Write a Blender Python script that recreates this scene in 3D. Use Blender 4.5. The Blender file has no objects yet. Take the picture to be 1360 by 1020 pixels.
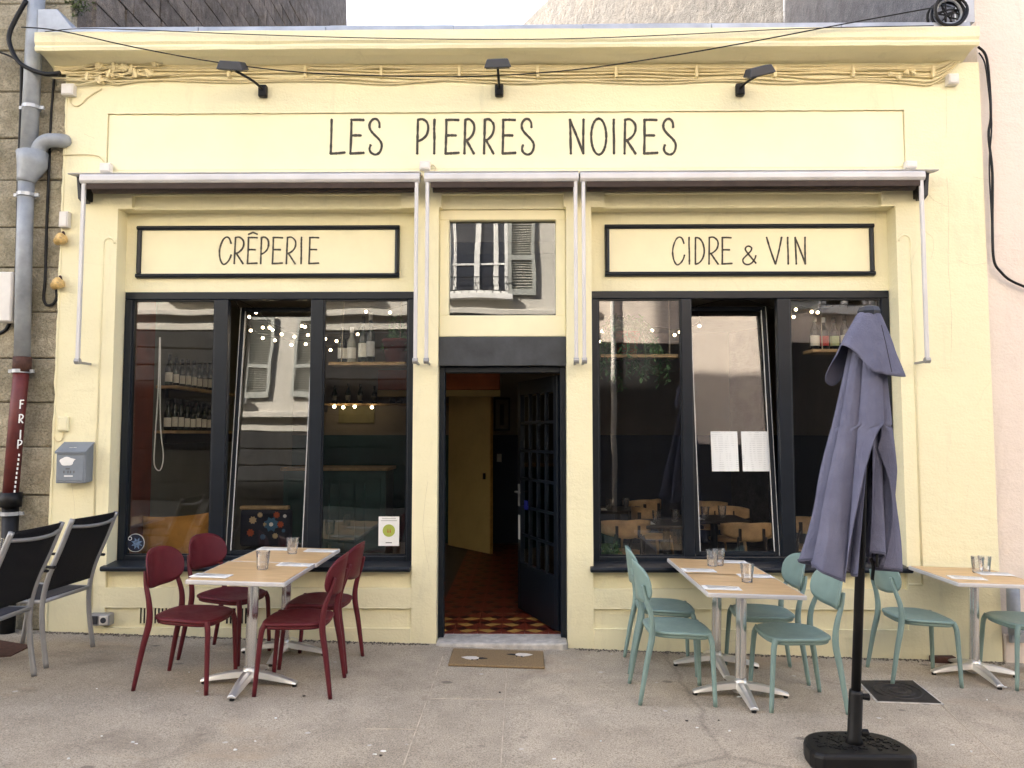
import bpy, bmesh, math, random
from mathutils import Vector, Matrix, noise
random.seed(7)
S = bpy.context.scene
C = S.collection
R = math.radians

# ---------------------------------------------------------------- camera, sky, sun, exposure
FPX, CW, CH = 1021.0, 1360, 1020
CAM = Vector((0.0, -6.07, 1.64)); PITCH, YAW = 3.7, 0.7
cam = bpy.data.cameras.new('camera'); camo = bpy.data.objects.new('camera', cam); C.objects.link(camo)
cam.sensor_fit = 'HORIZONTAL'; cam.sensor_width = 36.0; cam.lens = 36.0 * FPX / CW
cam.clip_start = 0.05; cam.clip_end = 500
camo.location = CAM; camo.rotation_euler = (R(90 + PITCH), 0, R(YAW))
S.camera = camo
CROT = camo.rotation_euler.to_matrix()

SUN_EL = 31.0
SUN_TRAVEL = (0.83, -0.56)            # horizontal direction in which the light travels
world = bpy.data.worlds.new('World'); S.world = world; world.use_nodes = True
wn = world.node_tree; bgn = wn.nodes['Background']
sky = wn.nodes.new('ShaderNodeTexSky'); sky.sky_type = 'NISHITA'; sky.sun_disc = False
sky.sun_elevation = R(SUN_EL); sky.dust_density = 5.0; sky.air_density = 0.8; sky.ozone_density = 1.0
_sv = Vector((-SUN_TRAVEL[0], -SUN_TRAVEL[1]))
sky.sun_rotation = math.atan2(_sv.x, _sv.y)
wn.links.new(sky.outputs[0], bgn.inputs[0]); bgn.inputs[1].default_value = 0.11
sl = bpy.data.lights.new('sun', 'SUN'); sl.energy = 5.0; sl.angle = R(0.5); sl.color = (1.0, 0.93, 0.82)
so = bpy.data.objects.new('sun', sl); C.objects.link(so)
_d = Vector((SUN_TRAVEL[0], SUN_TRAVEL[1], 0)).normalized() * math.cos(R(SUN_EL)); _d.z = -math.sin(R(SUN_EL))
so.rotation_euler = _d.to_track_quat('-Z', 'Y').to_euler(); so.location = (-20, 20, 20)
S.view_settings.view_transform = 'Standard'; S.view_settings.look = 'None'
S.view_settings.gamma = 1.0; S.view_settings.use_curve_mapping = False
S.view_settings.exposure = 2.92

# ---------------------------------------------------------------- photo pixel -> place
def ray(px, py):
    return CROT @ Vector(((px - CW / 2) / FPX, (CH / 2 - py) / FPX, -1.0))
def F(px, py, Y=0.0):                 # the point of the vertical plane at depth Y seen at a pixel
    d = ray(px, py); t = (Y - CAM.y) / d.y
    return CAM + d * t
def FX(px, py=575, Y=0.0): return F(px, py, Y).x
def FZ(py, px=693, Y=0.0): return F(px, py, Y).z
def G(x):                             # the street falls gently to the right
    return -0.028 * (max(-8, min(8, x)) + 0.15)
TILT = math.atan(0.028)

# ---------------------------------------------------------------- mesh helpers
class MB:
    def __init__(s): s.v = []; s.f = []
    def add(s, vs, fs):
        n = len(s.v); s.v += [tuple(v) for v in vs]; s.f += [tuple(i + n for i in f) for f in fs]; return s
    def box(s, x0, x1, y0, y1, z0, z1, M=None):
        vs = [Vector((x, y, z)) for z in (z0, z1) for y in (y0, y1) for x in (x0, x1)]
        if M is not None: vs = [M @ v for v in vs]
        return s.add(vs, [(0, 2, 3, 1), (4, 5, 7, 6), (0, 1, 5, 4), (2, 6, 7, 3), (0, 4, 6, 2), (1, 3, 7, 5)])
    def tube(s, pts, r, n=8, cap=True, flat=1.0, up=None):
        pts = [Vector(p) for p in pts]; k = len(pts)
        rs = r if isinstance(r, (list, tuple)) else [r] * k
        vs = []; prev = None
        for i, p in enumerate(pts):
            t = (pts[min(i + 1, k - 1)] - pts[max(i - 1, 0)]).normalized()
            if prev is None:
                a = Vector(up) if up else (Vector((0, 0, 1)) if abs(t.z) < .9 else Vector((1, 0, 0)))
                u = t.cross(a).normalized()
            else:
                u = (prev - t * prev.dot(t)).normalized()
            prev = u; w = t.cross(u)
            for j in range(n):
                a = 2 * math.pi * j / n
                vs.append(p + (u * math.cos(a) + w * math.sin(a) * flat) * rs[i])
        fs = []
        for i in range(k - 1):
            for j in range(n):
                j2 = (j + 1) % n
                fs.append((i * n + j, i * n + j2, (i + 1) * n + j2, (i + 1) * n + j))
        if cap:
            fs.append(tuple(reversed(range(n)))); fs.append(tuple((k - 1) * n + j for j in range(n)))
        return s.add(vs, fs)
    def lathe(s, prof, c=(0, 0, 0), n=20, M=None):
        vs = []; fs = []
        for (r, z) in prof:
            for j in range(n):
                a = 2 * math.pi * j / n
                v = Vector((c[0] + r * math.cos(a), c[1] + r * math.sin(a), c[2] + z))
                vs.append(M @ v if M is not None else v)
        k = len(prof)
        for i in range(k - 1):
            for j in range(n):
                j2 = (j + 1) % n
                fs.append((i * n + j, i * n + j2, (i + 1) * n + j2, (i + 1) * n + j))
        fs.append(tuple(reversed(range(n)))); fs.append(tuple((k - 1) * n + j for j in range(n)))
        return s.add(vs, fs)
    def prism(s, poly, a0, a1, axis='y'):   # poly of 2D points extruded along an axis
        n = len(poly); vs = []
        for a in (a0, a1):
            for (p, q) in poly:
                vs.append({'y': (p, a, q), 'x': (a, p, q), 'z': (p, q, a)}[axis])
        fs = [tuple(range(n)), tuple(reversed(range(n, 2 * n)))]
        for i in range(n):
            j = (i + 1) % n; fs.append((i, i + n, j + n, j))
        return s.add(vs, fs)
    def grid(s, pts, thick=None, loop=False):  # pts[i][j] -> surface, optional thickness by normals handled by modifier
        a = len(pts); b = len(pts[0]); vs = [p for row in pts for p in row]; fs = []
        for i in range(a - 1):
            for j in range(b if loop else b - 1):
                j2 = (j + 1) % b
                fs.append((i * b + j, i * b + j2, (i + 1) * b + j2, (i + 1) * b + j))
        return s.add(vs, fs)
    def sphere(s, c, r, n=10, m=6, sc=(1, 1, 1)):
        prof = [(r * math.sin(math.pi * i / m), -r * math.cos(math.pi * i / m)) for i in range(1, m)]
        M = Matrix.Translation(c) @ Matrix.Diagonal((sc[0], sc[1], sc[2], 1))
        return s.lathe(prof, (0, 0, 0), n, M)

ORIGIN = {}
def build(name, mb, mat, parent=None, smooth=False, bevel=0, solid=0, label=None, cat=None, group=None, kind=None, local=False, subsurf=0, seg=1):
    me = bpy.data.meshes.new(name)
    off = Vector((0, 0, 0))
    if parent is not None and not local: off = ORIGIN.get(parent.name, Vector((0, 0, 0)))
    me.from_pydata([tuple(Vector(v) - off) for v in mb.v], [], mb.f)
    bm = bmesh.new(); bm.from_mesh(me)
    if not solid: bmesh.ops.recalc_face_normals(bm, faces=bm.faces)
    bm.to_mesh(me); bm.free()
    me.materials.append(M[mat] if isinstance(mat, str) else mat)
    if smooth:
        for p in me.polygons: p.use_smooth = True
    o = bpy.data.objects.new(name, me); C.objects.link(o)
    if solid:
        m = o.modifiers.new('solid', 'SOLIDIFY'); m.thickness = solid; m.offset = 0
    if bevel:
        m = o.modifiers.new('bevel', 'BEVEL'); m.width = bevel; m.segments = seg; m.limit_method = 'ANGLE'; m.angle_limit = R(35)
    if subsurf:
        m = o.modifiers.new('sub', 'SUBSURF'); m.levels = subsurf; m.render_levels = subsurf
    if parent is not None:
        o.parent = parent; ORIGIN[o.name] = ORIGIN.get(parent.name, Vector((0, 0, 0))) if not local else Vector((0, 0, 0))
    tag(o, label, cat, group, kind)
    return o
def tag(o, label=None, cat=None, group=None, kind=None):
    if label: o['label'] = label
    if cat: o['category'] = cat
    if group: o['group'] = group
    if kind: o['kind'] = kind
    return o
def empty(name, loc=(0, 0, 0), label=None, cat=None, group=None, kind=None):
    o = bpy.data.objects.new(name, None); C.objects.link(o); o.location = loc; o.empty_display_size = .1
    ORIGIN[o.name] = Vector(loc); tag(o, label, cat, group, kind); return o
def place(o, x, y, z=None, rz=0, tilt=True):
    m = Matrix.Translation((x, y, G(x) if z is None else z))
    if tilt: m = m @ Matrix.Rotation(TILT, 4, 'Y')
    o.matrix_basis = m @ Matrix.Rotation(rz, 4, 'Z')
def copy_tree(o, parent=None):
    c = o.copy(); C.objects.link(c)
    if parent is not None: c.parent = parent
    for ch in list(o.children): copy_tree(ch, c)
    return c
def smooth_path(pts, n=6):             # Catmull-Rom
    P = [Vector(p) for p in pts]; out = []
    for i in range(len(P) - 1):
        p0 = P[max(i - 1, 0)]; p1 = P[i]; p2 = P[i + 1]; p3 = P[min(i + 2, len(P) - 1)]
        for k in range(n):
            t = k / n
            out.append(.5 * ((2 * p1) + (p2 - p0) * t + (2 * p0 - 5 * p1 + 4 * p2 - p3) * t * t + (3 * p1 - p0 - 3 * p2 + p3) * t ** 3))
    out.append(P[-1]); return out

# ---------------------------------------------------------------- materials
M = {}
def nt(name):
    m = bpy.data.materials.new(name); m.use_nodes = True; M[name] = m
    t = m.node_tree; b = t.nodes['Principled BSDF']; return m, t, b
def mixc(t, fac, a, b):
    n = t.nodes.new('ShaderNodeMix'); n.data_type = 'RGBA'
    for i, v in ((0, fac), (6, a), (7, b)):
        if hasattr(v, 'links') or isinstance(v, bpy.types.NodeSocket): t.links.new(v, n.inputs[i])
        else: n.inputs[i].default_value = v if not isinstance(v, tuple) or len(v) == 4 else (*v, 1)
    return n.outputs[2]
def noise_tex(t, scale, detail=4, rough=.6, vec=None, dist=0):
    n = t.nodes.new('ShaderNodeTexNoise'); n.inputs['Scale'].default_value = scale; n.inputs['Detail'].default_value = detail
    n.inputs['Roughness'].default_value = rough; n.inputs['Distortion'].default_value = dist
    if vec is not None: t.links.new(vec, n.inputs['Vector'])
    return n.outputs['Fac']
def ramp(t, fac, stops):
    n = t.nodes.new('ShaderNodeValToRGB'); cr = n.color_ramp
    while len(cr.elements) < len(stops): cr.elements.new(.5)
    for e, (p, c) in zip(cr.elements, stops):
        e.position = p; e.color = c if isinstance(c, tuple) else (c, c, c, 1)
    t.links.new(fac, n.inputs[0]); return n.outputs[0]
def coords(t, kind='Object', scale=None):
    n = t.nodes.new('ShaderNodeTexCoord'); o = n.outputs[kind]
    if scale:
        mp = t.nodes.new('ShaderNodeMapping'); mp.inputs['Scale'].default_value = scale
        t.links.new(o, mp.inputs['Vector']); o = mp.outputs[0]
    return o
def bump(t, b, h, strength=.3, dist=.01):
    n = t.nodes.new('ShaderNodeBump'); n.inputs['Strength'].default_value = strength; n.inputs['Distance'].default_value = dist
    t.links.new(h, n.inputs['Height']); t.links.new(n.outputs[0], b.inputs['Normal'])
def c4(c): return (c[0], c[1], c[2], 1)
def plain(name, col, rough=.5, metal=0, var=.12, scale=8, bmp=0, bscale=60, spec=.5):
    m, t, b = nt(name)
    b.inputs['Roughness'].default_value = rough; b.inputs['Metallic'].default_value = metal
    b.inputs['Specular IOR Level'].default_value = spec
    v = coords(t)
    f = noise_tex(t, scale, 5, .6, v)
    dk = tuple(x * (1 - var) for x in col); lt = tuple(min(1, x * (1 + var)) for x in col)
    t.links.new(mixc(t, ramp(t, f, [(.3, 0.0), (.7, 1.0)]), c4(dk), c4(lt)), b.inputs['Base Color'])
    if bmp: bump(t, b, noise_tex(t, bscale, 4, .6, v), bmp, .004)
    return m
def chair_plastic(name, col, scuff):
    m, t, b = nt(name); v = coords(t); oi = t.nodes.new('ShaderNodeObjectInfo'); b.inputs['Specular IOR Level'].default_value = .32
    c = mixc(t, ramp(t, noise_tex(t, 5, 5, .65, v), [(.3, 0.0), (.7, 1.0)]), c4(tuple(x * .86 for x in col)), c4(tuple(x * 1.08 for x in col)))
    c = mixc(t, ramp(t, noise_tex(t, 42, 6, .75, coords(t, 'Object', (1, 1, .35)), .8), [(.64, 0.0), (.74, .35)]), c, c4(scuff))
    hs = t.nodes.new('ShaderNodeHueSaturation'); mr = t.nodes.new('ShaderNodeMapRange'); mr.inputs[3].default_value = .93; mr.inputs[4].default_value = 1.10
    t.links.new(oi.outputs['Random'], mr.inputs[0]); t.links.new(mr.outputs[0], hs.inputs['Value']); t.links.new(c, hs.inputs['Color']); t.links.new(hs.outputs[0], b.inputs['Base Color'])
    t.links.new(ramp(t, noise_tex(t, 9, 5, .7, v), [(.3, .40), (.7, .62)]), b.inputs['Roughness'])
    bump(t, b, noise_tex(t, 250, 3, .6, v), .06, .004)
def render_paint(name, col, strength=.5, stain=.1, stain_col=(.45, .40, .26)):
    m, t, b = nt(name); v = coords(t)
    b.inputs['Roughness'].default_value = .62; b.inputs['Specular IOR Level'].default_value = .3
    f1 = noise_tex(t, 1.3, 5, .6, v); f2 = noise_tex(t, 9, 5, .65, v)
    c = mixc(t, ramp(t, f1, [(.35, 0.0), (.7, 1.0)]), c4(tuple(x * .95 for x in col)), c4(col))
    st = ramp(t, noise_tex(t, 2.2, 8, .75, coords(t, 'Object', (2.2, 2.2, .45)), .8), [(.55, 0.0), (.80, stain)])
    c = mixc(t, st, c, c4(stain_col))
    c = mixc(t, ramp(t, f2, [(.6, 0.0), (.85, .10)]), c, c4(tuple(x * .72 for x in col)))
    # thin chips and hairline cracks of the old paint
    vo = t.nodes.new('ShaderNodeTexVoronoi'); vo.feature = 'DISTANCE_TO_EDGE'; vo.inputs['Scale'].default_value = 1.1
    dv = t.nodes.new('ShaderNodeMix'); dv.data_type = 'VECTOR'; dv.inputs[0].default_value = .12
    nn = t.nodes.new('ShaderNodeTexNoise'); nn.inputs['Scale'].default_value = 4; nn.inputs['Detail'].default_value = 6
    t.links.new(v, nn.inputs['Vector']); t.links.new(v, dv.inputs[4]); t.links.new(nn.outputs['Color'], dv.inputs[5])
    t.links.new(dv.outputs[1], vo.inputs['Vector'])
    crack = ramp(t, vo.outputs['Distance'], [(.0, 1.0), (.006, 0.0)])
    mk = t.nodes.new('ShaderNodeMath'); mk.operation = 'MULTIPLY'
    t.links.new(crack, mk.inputs[0]); t.links.new(ramp(t, noise_tex(t, .9, 3, .5, v), [(.54, 0.0), (.66, .12)]), mk.inputs[1])
    c = mixc(t, mk.outputs[0], c, c4(tuple(x * .35 for x in col)))
    t.links.new(c, b.inputs['Base Color'])
    h = t.nodes.new('ShaderNodeMath'); h.operation = 'MULTIPLY_ADD'; h.inputs[1].default_value = 2.2
    t.links.new(noise_tex(t, 7, 4, .55, coords(t, 'Object', (.8, 1, 1.4))), h.inputs[0]); t.links.new(noise_tex(t, 55, 4, .6, v), h.inputs[2])
    bump(t, b, h.outputs[0], strength, .012)
    return m
render_paint('cream_paint', (.865, .80, .53), .30, .34)
render_paint('pink_render', (.80, .69, .585), .4, .30, (.40, .30, .24))
plain('cream_smooth', (.865, .80, .53), .5, 0, .04, 3, .15, 20)
plain('cream_cable', (.72, .62, .37), .5, 0, .08, 10)
plain('letter_paint', (.040, .035, .024), .6, 0, .5, 30)
plain('frame_paint', (.0065, .010, .016), .38, 0, .25, 3, .05, 40, .35)
plain('sash_edge', (.62, .62, .60), .4)
plain('beam_wood', (.042, .046, .050), .65, 0, .35, 6, .5, 25)
plain('zinc', (.42, .44, .47), .45, .6, .25, 3, .1, 20)
plain('alu', (.60, .585, .575), .45, .1, .08, 4)
plain('satin', (.72, .71, .69), .36, .75, .06, 6)
plain('chrome', (.80, .80, .79), .20, 1, .06, 6)
plain('brown_fabric', (.055, .038, .030), .9, 0, .2, 12)
plain('black_plastic', (.006, .006, .0065), .5, 0, .3, 12, .1, 60, .3)
plain('lamp_grey', (.030, .034, .045), .45, 0, .1, 8)
plain('pipe_grey', (.30, .32, .34), .5, .1, .25, 5, .1, 20)
plain('pipe_red', (.115, .018, .016), .55, 0, .3, 9, .1, 30)
plain('white_paint', (.78, .78, .76), .6, 0, .06, 8)
plain('white_plastic', (.70, .67, .62), .5, 0, .08, 8)
plain('old_ceramic', (.62, .42, .16), .4, 0, .4, 40)
plain('rust', (.07, .028, .018), .8, 0, .4, 30, .3, 60)
chair_plastic('red_chair', (.105, .0105, .0165), (.19, .05, .055))
chair_plastic('green_chair', (.205, .295, .268), (.33, .40, .37))
plain('grey_metal', (.34, .34, .34), .42, .5, .1, 10)
plain('mesh_fabric', (.010, .010, .012), .8, 0, .15, 40, .4, 400, .25)
plain('mesh_seat', (.018, .020, .035), .7, 0, .15, 40, .4, 400)
plain('mailbox_grey', (.20, .23, .27), .45, .2, .1, 6)
plain('paper', (.80, .80, .78), .8, 0, .04, 20)
plain('ink', (.12, .12, .12), .8)
plain('pale_ink', (.50, .50, .48), .8)
plain('granite_step', (.52, .485, .43), .7, 0, .3, 14, .4, 40)
plain('coir', (.25, .17, .085), .95, 0, .35, 120, .9, 260)
plain('mat_white', (.72, .66, .58), .9, 0, .15, 90, .5, 200)
plain('mat_black', (.02, .018, .018), .9, 0, .2, 90, .5, 200)
plain('navy_wall', (.007, .017, .042), .5, 0, .15, 3)
plain('greige_wall', (.26, .225, .175), .8, 0, .08, 3, .1, 30)
plain('maroon_wall', (.20, .045, .022), .7, 0, .2, 4)
plain('grey_wall', (.20, .205, .175), .8, 0, .1, 3)
plain('ceiling_paint', (.30, .28, .25), .8)
plain('dark_floor', (.05, .04, .035), .5, 0, .3, 5)
plain('bar_green', (.010, .060, .060), .45, 0, .2, 3)
plain('shelf_wood', (.40, .27, .13), .55, 0, .3, 14)
plain('chair_wood', (.56, .37, .19), .42, 0, .22, 9)
plain('dark_wood', (.03, .02, .015), .5, 0, .3, 9)
plain('ochre_cushion', (.42, .20, .035), .75, 0, .15, 12, .3, 90)
plain('yellow_door', (.50, .37, .14), .6, 0, .1, 3)
plain('orange_beam', (.42, .10, .025), .6, 0, .2, 5)
plain('bottle_dark', (.006, .012, .006), .08, 0, .2, 10)
plain('bottle_clear', (.30, .30, .24), .08, 0, .2, 10)
plain('bottle_label', (.72, .70, .60), .7, 0, .06, 30)
plain('label_green', (.42, .50, .26), .7)
plain('label_red', (.45, .05, .04), .7)
plain('pot_red', (.13, .018, .016), .5)
plain('pot_terracotta', (.26, .11, .055), .7)
plain('leaf', (.11, .22, .09), .5, 0, .5, 8)
plain('cast_iron', (.035, .030, .027), .65, .3, .4, 20, .5, 60)
plain('rope', (.35, .30, .22), .9)
plain('slate', (.05, .055, .065), .6, 0, .3, 4)
plain('shutter_grey', (.36, .37, .34), .6, 0, .08, 4)
plain('opp_wall', (.55, .52, .46), .8, 0, .12, 1.2, .3, 10)
plain('opp_frame', (.80, .79, .76), .5)
plain('curtain', (.80, .79, .76), .8)
plain('iron', (.02, .02, .022), .5, .4)
plain('opp_dark', (.03, .032, .04), .1)
plain('lit_wall_tint', (.22, .20, .08), .6)
plain('sticker_green', (.36, .42, .07), .6)
plain('sticker_blue', (.10, .16, .26), .6, 0, .8, 90)
plain('floral_navy', (.008, .012, .03), .8)
plain('flower_blue', (.05, .14, .25), .8)
plain('flower_red', (.42, .08, .03), .8)
plain('flower_cream', (.55, .42, .25), .8)
plain('sign_blue', (.02, .03, .30), .5)
plain('joint_mortar', (.47, .40, .31), .9, 0, .35, 9, .4, 80)
plain('asphalt', (.055, .053, .05), .9, 0, .3, 40, .4, 120)
plain('grit', (.10, .085, .065), .95, 0, .5, 40, .5, 90)
plain('crack_line', (.46, .40, .25), .9)
plain('moss', (.07, .09, .03), .9, 0, .4, 30, .6, 60)

def wood_top():
    m, t, b = nt('oak_top'); b.inputs['Roughness'].default_value = .38
    v = coords(t, 'Object', (2.2, 38, 4)); f = noise_tex(t, 1.6, 6, .65, v, .4)
    f2 = noise_tex(t, 2.2, 3, .5, coords(t))
    c = mixc(t, ramp(t, f, [(.3, 0.0), (.75, 1.0)]), (.47, .29, .125, 1), (.72, .49, .245, 1))
    c = mixc(t, ramp(t, f2, [(.45, 0.0), (.8, .35)]), c, (.76, .56, .32, 1))
    t.links.new(c, b.inputs['Base Color'])
wood_top()
def pavement():
    m, t, b = nt('pavement'); v = coords(t); b.inputs['Roughness'].default_value = .88; b.inputs['Specular IOR Level'].default_value = .25
    big = noise_tex(t, .55, 6, .62, v, .3); med = noise_tex(t, 3.2, 7, .7, v); fine = noise_tex(t, 130, 3, .7, v)
    c = mixc(t, ramp(t, big, [(.32, 0.0), (.68, 1.0)]), (.37, .318, .245, 1), (.57, .50, .395, 1))
    c = mixc(t, ramp(t, med, [(.42, 0.0), (.72, .50)]), c, (.22, .19, .15, 1))
    c = mixc(t, ramp(t, fine, [(.39, .70), (.53, 0.0)]), c, (.13, .107, .08, 1))
    c = mixc(t, ramp(t, noise_tex(t, 75, 2, .6, v), [(.58, 0.0), (.70, .50)]), c, (.62, .53, .41, 1))
    vo = t.nodes.new('ShaderNodeTexVoronoi'); vo.inputs['Scale'].default_value = 3.4; t.links.new(v, vo.inputs['Vector'])
    c = mixc(t, ramp(t, vo.outputs['Distance'], [(.040, .75), (.062, 0.0)]), c, (.55, .53, .49, 1))     # gum and specks
    vo2 = t.nodes.new('ShaderNodeTexVoronoi'); vo2.inputs['Scale'].default_value = 1.9; t.links.new(coords(t, 'Object', (1, 1.4, 1)), vo2.inputs['Vector'])
    c = mixc(t, ramp(t, vo2.outputs['Distance'], [(.055, .55), (.085, 0.0)]), c, (.07, .062, .055, 1))
    c = mixc(t, ramp(t, noise_tex(t, .8, 5, .6, coords(t, 'Object', (1, 1.6, 1)), .4), [(.58, 0.0), (.68, .50)]), c, (.42, .32, .215, 1))
    c = mixc(t, ramp(t, noise_tex(t, 1.1, 6, .65, coords(t, 'Object', (1.3, 1, 2)), .8), [(.60, 0.0), (.72, .62)]), c, (.17, .14, .11, 1))
    # scuffs: long thin pale scratches
    sc = noise_tex(t, 3.0, 4, .6, coords(t, 'Object', (14, .5, 1)), 1.2)
    c = mixc(t, ramp(t, sc, [(.70, 0.0), (.78, .30)]), c, (.52, .49, .44, 1))
    # cracks
    ce = t.nodes.new('ShaderNodeTexVoronoi'); ce.feature = 'DISTANCE_TO_EDGE'; ce.inputs['Scale'].default_value = .21
    nn = t.nodes.new('ShaderNodeTexNoise'); nn.inputs['Scale'].default_value = 2.5; nn.inputs['Detail'].default_value = 8
    t.links.new(v, nn.inputs['Vector']); dv = t.nodes.new('ShaderNodeMix'); dv.data_type = 'VECTOR'; dv.inputs[0].default_value = .16
    t.links.new(v, dv.inputs[4]); t.links.new(nn.outputs['Color'], dv.inputs[5]); t.links.new(dv.outputs[1], ce.inputs['Vector'])
    c = mixc(t, ramp(t, ce.outputs['Distance'], [(.0, .30), (.0022, 0.0)]), c, (.08, .07, .06, 1))
    t.links.new(c, b.inputs['Base Color'])
    h = t.nodes.new('ShaderNodeMath'); h.operation = 'MULTIPLY_ADD'; h.inputs[1].default_value = 1.2
    t.links.new(noise_tex(t, 14, 5, .65, v), h.inputs[0]); t.links.new(fine, h.inputs[2])
    bump(t, b, h.outputs[0], .45, .005)
pavement()
def stone(name, ca, cb, moss=(.10, .105, .055), mossa=.6, sc=1.0):
    m, t, b = nt(name); b.inputs['Roughness'].default_value = .9; b.inputs['Specular IOR Level'].default_value = .2
    v = coords(t); oi = t.nodes.new('ShaderNodeObjectInfo')
    c = mixc(t, ramp(t, noise_tex(t, 5 * sc, 6, .7, v), [(.3, 0.0), (.7, 1.0)]), c4(ca), c4(cb))
    c = mixc(t, ramp(t, noise_tex(t, 60 * sc, 3, .7, v), [(.35, .5), (.55, 0.0)]), c, c4(tuple(x * .4 for x in ca)))
    c = mixc(t, ramp(t, noise_tex(t, 1.8 * sc, 8, .75, v, .5), [(.48, 0.0), (.68, mossa)]), c, c4(moss))
    hs = t.nodes.new('ShaderNodeHueSaturation'); mr = t.nodes.new('ShaderNodeMapRange')
    mr.inputs[3].default_value = .78; mr.inputs[4].default_value = 1.15
    t.links.new(oi.outputs['Random'], mr.inputs[0]); t.links.new(mr.outputs[0], hs.inputs['Value']); t.links.new(c, hs.inputs['Color'])
    t.links.new(hs.outputs[0], b.inputs['Base Color'])
    h = t.nodes.new('ShaderNodeMath'); h.operation = 'MULTIPLY_ADD'; h.inputs[1].default_value = 2.5
    t.links.new(noise_tex(t, 6 * sc, 6, .7, v), h.inputs[0]); t.links.new(noise_tex(t, 45 * sc, 4, .7, v), h.inputs[2])
    bump(t, b, h.outputs[0], .9, .02)
stone('granite', (.30, .26, .18), (.56, .50, .37), (.15, .15, .08), .5)
stone('rubble', (.15, .125, .105), (.38, .32, .26), (.07, .06, .045), .6, 1.4)
stone('pale_rubble', (.055, .05, .048), (.125, .118, .112), (.16, .14, .12), .5, 1.2)
stone('shaded_rubble', (.10, .105, .12), (.20, .205, .225), (.06, .06, .065), .5, 1.2)
stone('mortar', (.05, .045, .035), (.11, .10, .08))
stone('opp_stone', (.024, .025, .028), (.055, .055, .058), (.04, .035, .03), .5)

def glass(name, fac, tint=(.92, .94, .93), milk=0):
    m = bpy.data.materials.new(name); m.use_nodes = True; M[name] = m; t = m.node_tree
    for n in list(t.nodes): t.nodes.remove(n)
    o = t.nodes.new('ShaderNodeOutputMaterial'); tr = t.nodes.new('ShaderNodeBsdfTransparent'); gl = t.nodes.new('ShaderNodeBsdfGlossy')
    tr.inputs[0].default_value = c4(tint); gl.inputs['Roughness'].default_value = 0.0; gl.inputs[0].default_value = (1, 1, 1, 1)
    nz = t.nodes.new('ShaderNodeTexNoise'); nz.inputs['Scale'].default_value = 1.6; nz.inputs['Detail'].default_value = 1
    tc = t.nodes.new('ShaderNodeTexCoord'); t.links.new(tc.outputs['Object'], nz.inputs['Vector'])
    bp = t.nodes.new('ShaderNodeBump'); bp.inputs['Strength'].default_value = .045; bp.inputs['Distance'].default_value = .03
    t.links.new(nz.outputs['Fac'], bp.inputs['Height']); t.links.new(bp.outputs[0], gl.inputs['Normal'])
    fr = t.nodes.new('ShaderNodeFresnel'); fr.inputs['IOR'].default_value = 1.5
    ad = t.nodes.new('ShaderNodeMath'); ad.operation = 'ADD'; ad.inputs[1].default_value = fac - .04; ad.use_clamp = True
    t.links.new(fr.outputs[0], ad.inputs[0])
    mx = t.nodes.new('ShaderNodeMixShader'); t.links.new(ad.outputs[0], mx.inputs[0]); t.links.new(tr.outputs[0], mx.inputs[1]); t.links.new(gl.outputs[0], mx.inputs[2])
    if milk:                                  # diffuse white mixed in for the bright highlights of clear glass
        df_ = t.nodes.new('ShaderNodeBsdfDiffuse'); df_.inputs[0].default_value = (.85, .86, .87, 1)
        m2 = t.nodes.new('ShaderNodeMixShader'); m2.inputs[0].default_value = milk
        t.links.new(mx.outputs[0], m2.inputs[1]); t.links.new(df_.outputs[0], m2.inputs[2]); mx = m2
    t.links.new(mx.outputs[0], o.inputs[0])
glass('window_glass', .065, (.98, .985, .985))
glass('transom_glass', .105, (.55, .56, .56))
glass('tumbler_glass', .09, (.99, .99, .99), .05)
glass('opp_glass', .06, (.5, .5, .52))
def emit(name, col, s):
    m, t, b = nt(name); b.inputs['Base Color'].default_value = c4(col)
    b.inputs['Emission Color'].default_value = c4(col); b.inputs['Emission Strength'].default_value = s
emit('bulb', (1, .76, .45), 3.0)
def cloth():
    m, t, b = nt('parasol_cloth'); b.inputs['Roughness'].default_value = .85; b.inputs['Specular IOR Level'].default_value = .2
    v = coords(t); f = noise_tex(t, 5, 5, .6, v)
    t.links.new(mixc(t, ramp(t, f, [(.3, 0.0), (.7, 1.0)]), (.125, .130, .195, 1), (.175, .180, .255, 1)), b.inputs['Base Color'])
    h = t.nodes.new('ShaderNodeMath'); h.operation = 'MULTIPLY_ADD'; h.inputs[1].default_value = 5.0
    t.links.new(noise_tex(t, 9, 6, .68, coords(t, 'Object', (1.6, 1.6, .7)), .6), h.inputs[0]); t.links.new(noise_tex(t, 420, 2, .5, v), h.inputs[2])
    bump(t, b, h.outputs[0], .5, .012)
cloth()
plain('parasol_hem', (.085, .088, .14), .85)
def tile_mat():
    m, t, b = nt('cement_tile'); b.inputs['Roughness'].default_value = .45
    v = coords(t); sx = t.nodes.new('ShaderNodeSeparateXYZ'); t.links.new(v, sx.inputs[0])
    f = noise_tex(t, 14, 4, .6, v)
    t.links.new(mixc(t, ramp(t, f, [(.3, 0.0), (.7, 1.0)]), (.12, .018, .008, 1), (.18, .032, .014, 1)), b.inputs['Base Color'])
tile_mat()
plain('tile_yellow', (.40, .235, .06), .45, 0, .2, 12)
plain('tile_brown', (.13, .05, .022), .45, 0, .2, 12)
plain('tile_dark', (.035, .008, .006), .45, 0, .2, 12)

# ================================================================ THE SETTING
gm = MB(); xs = [-70, -8, 8, 70]; ys = [-70, 70]
gm.grid([[(x, y, G(x)) for x in xs] for y in ys])
build('street_pavement', gm, 'pavement', kind='structure', label='worn grey beige speckled street paving')

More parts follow.
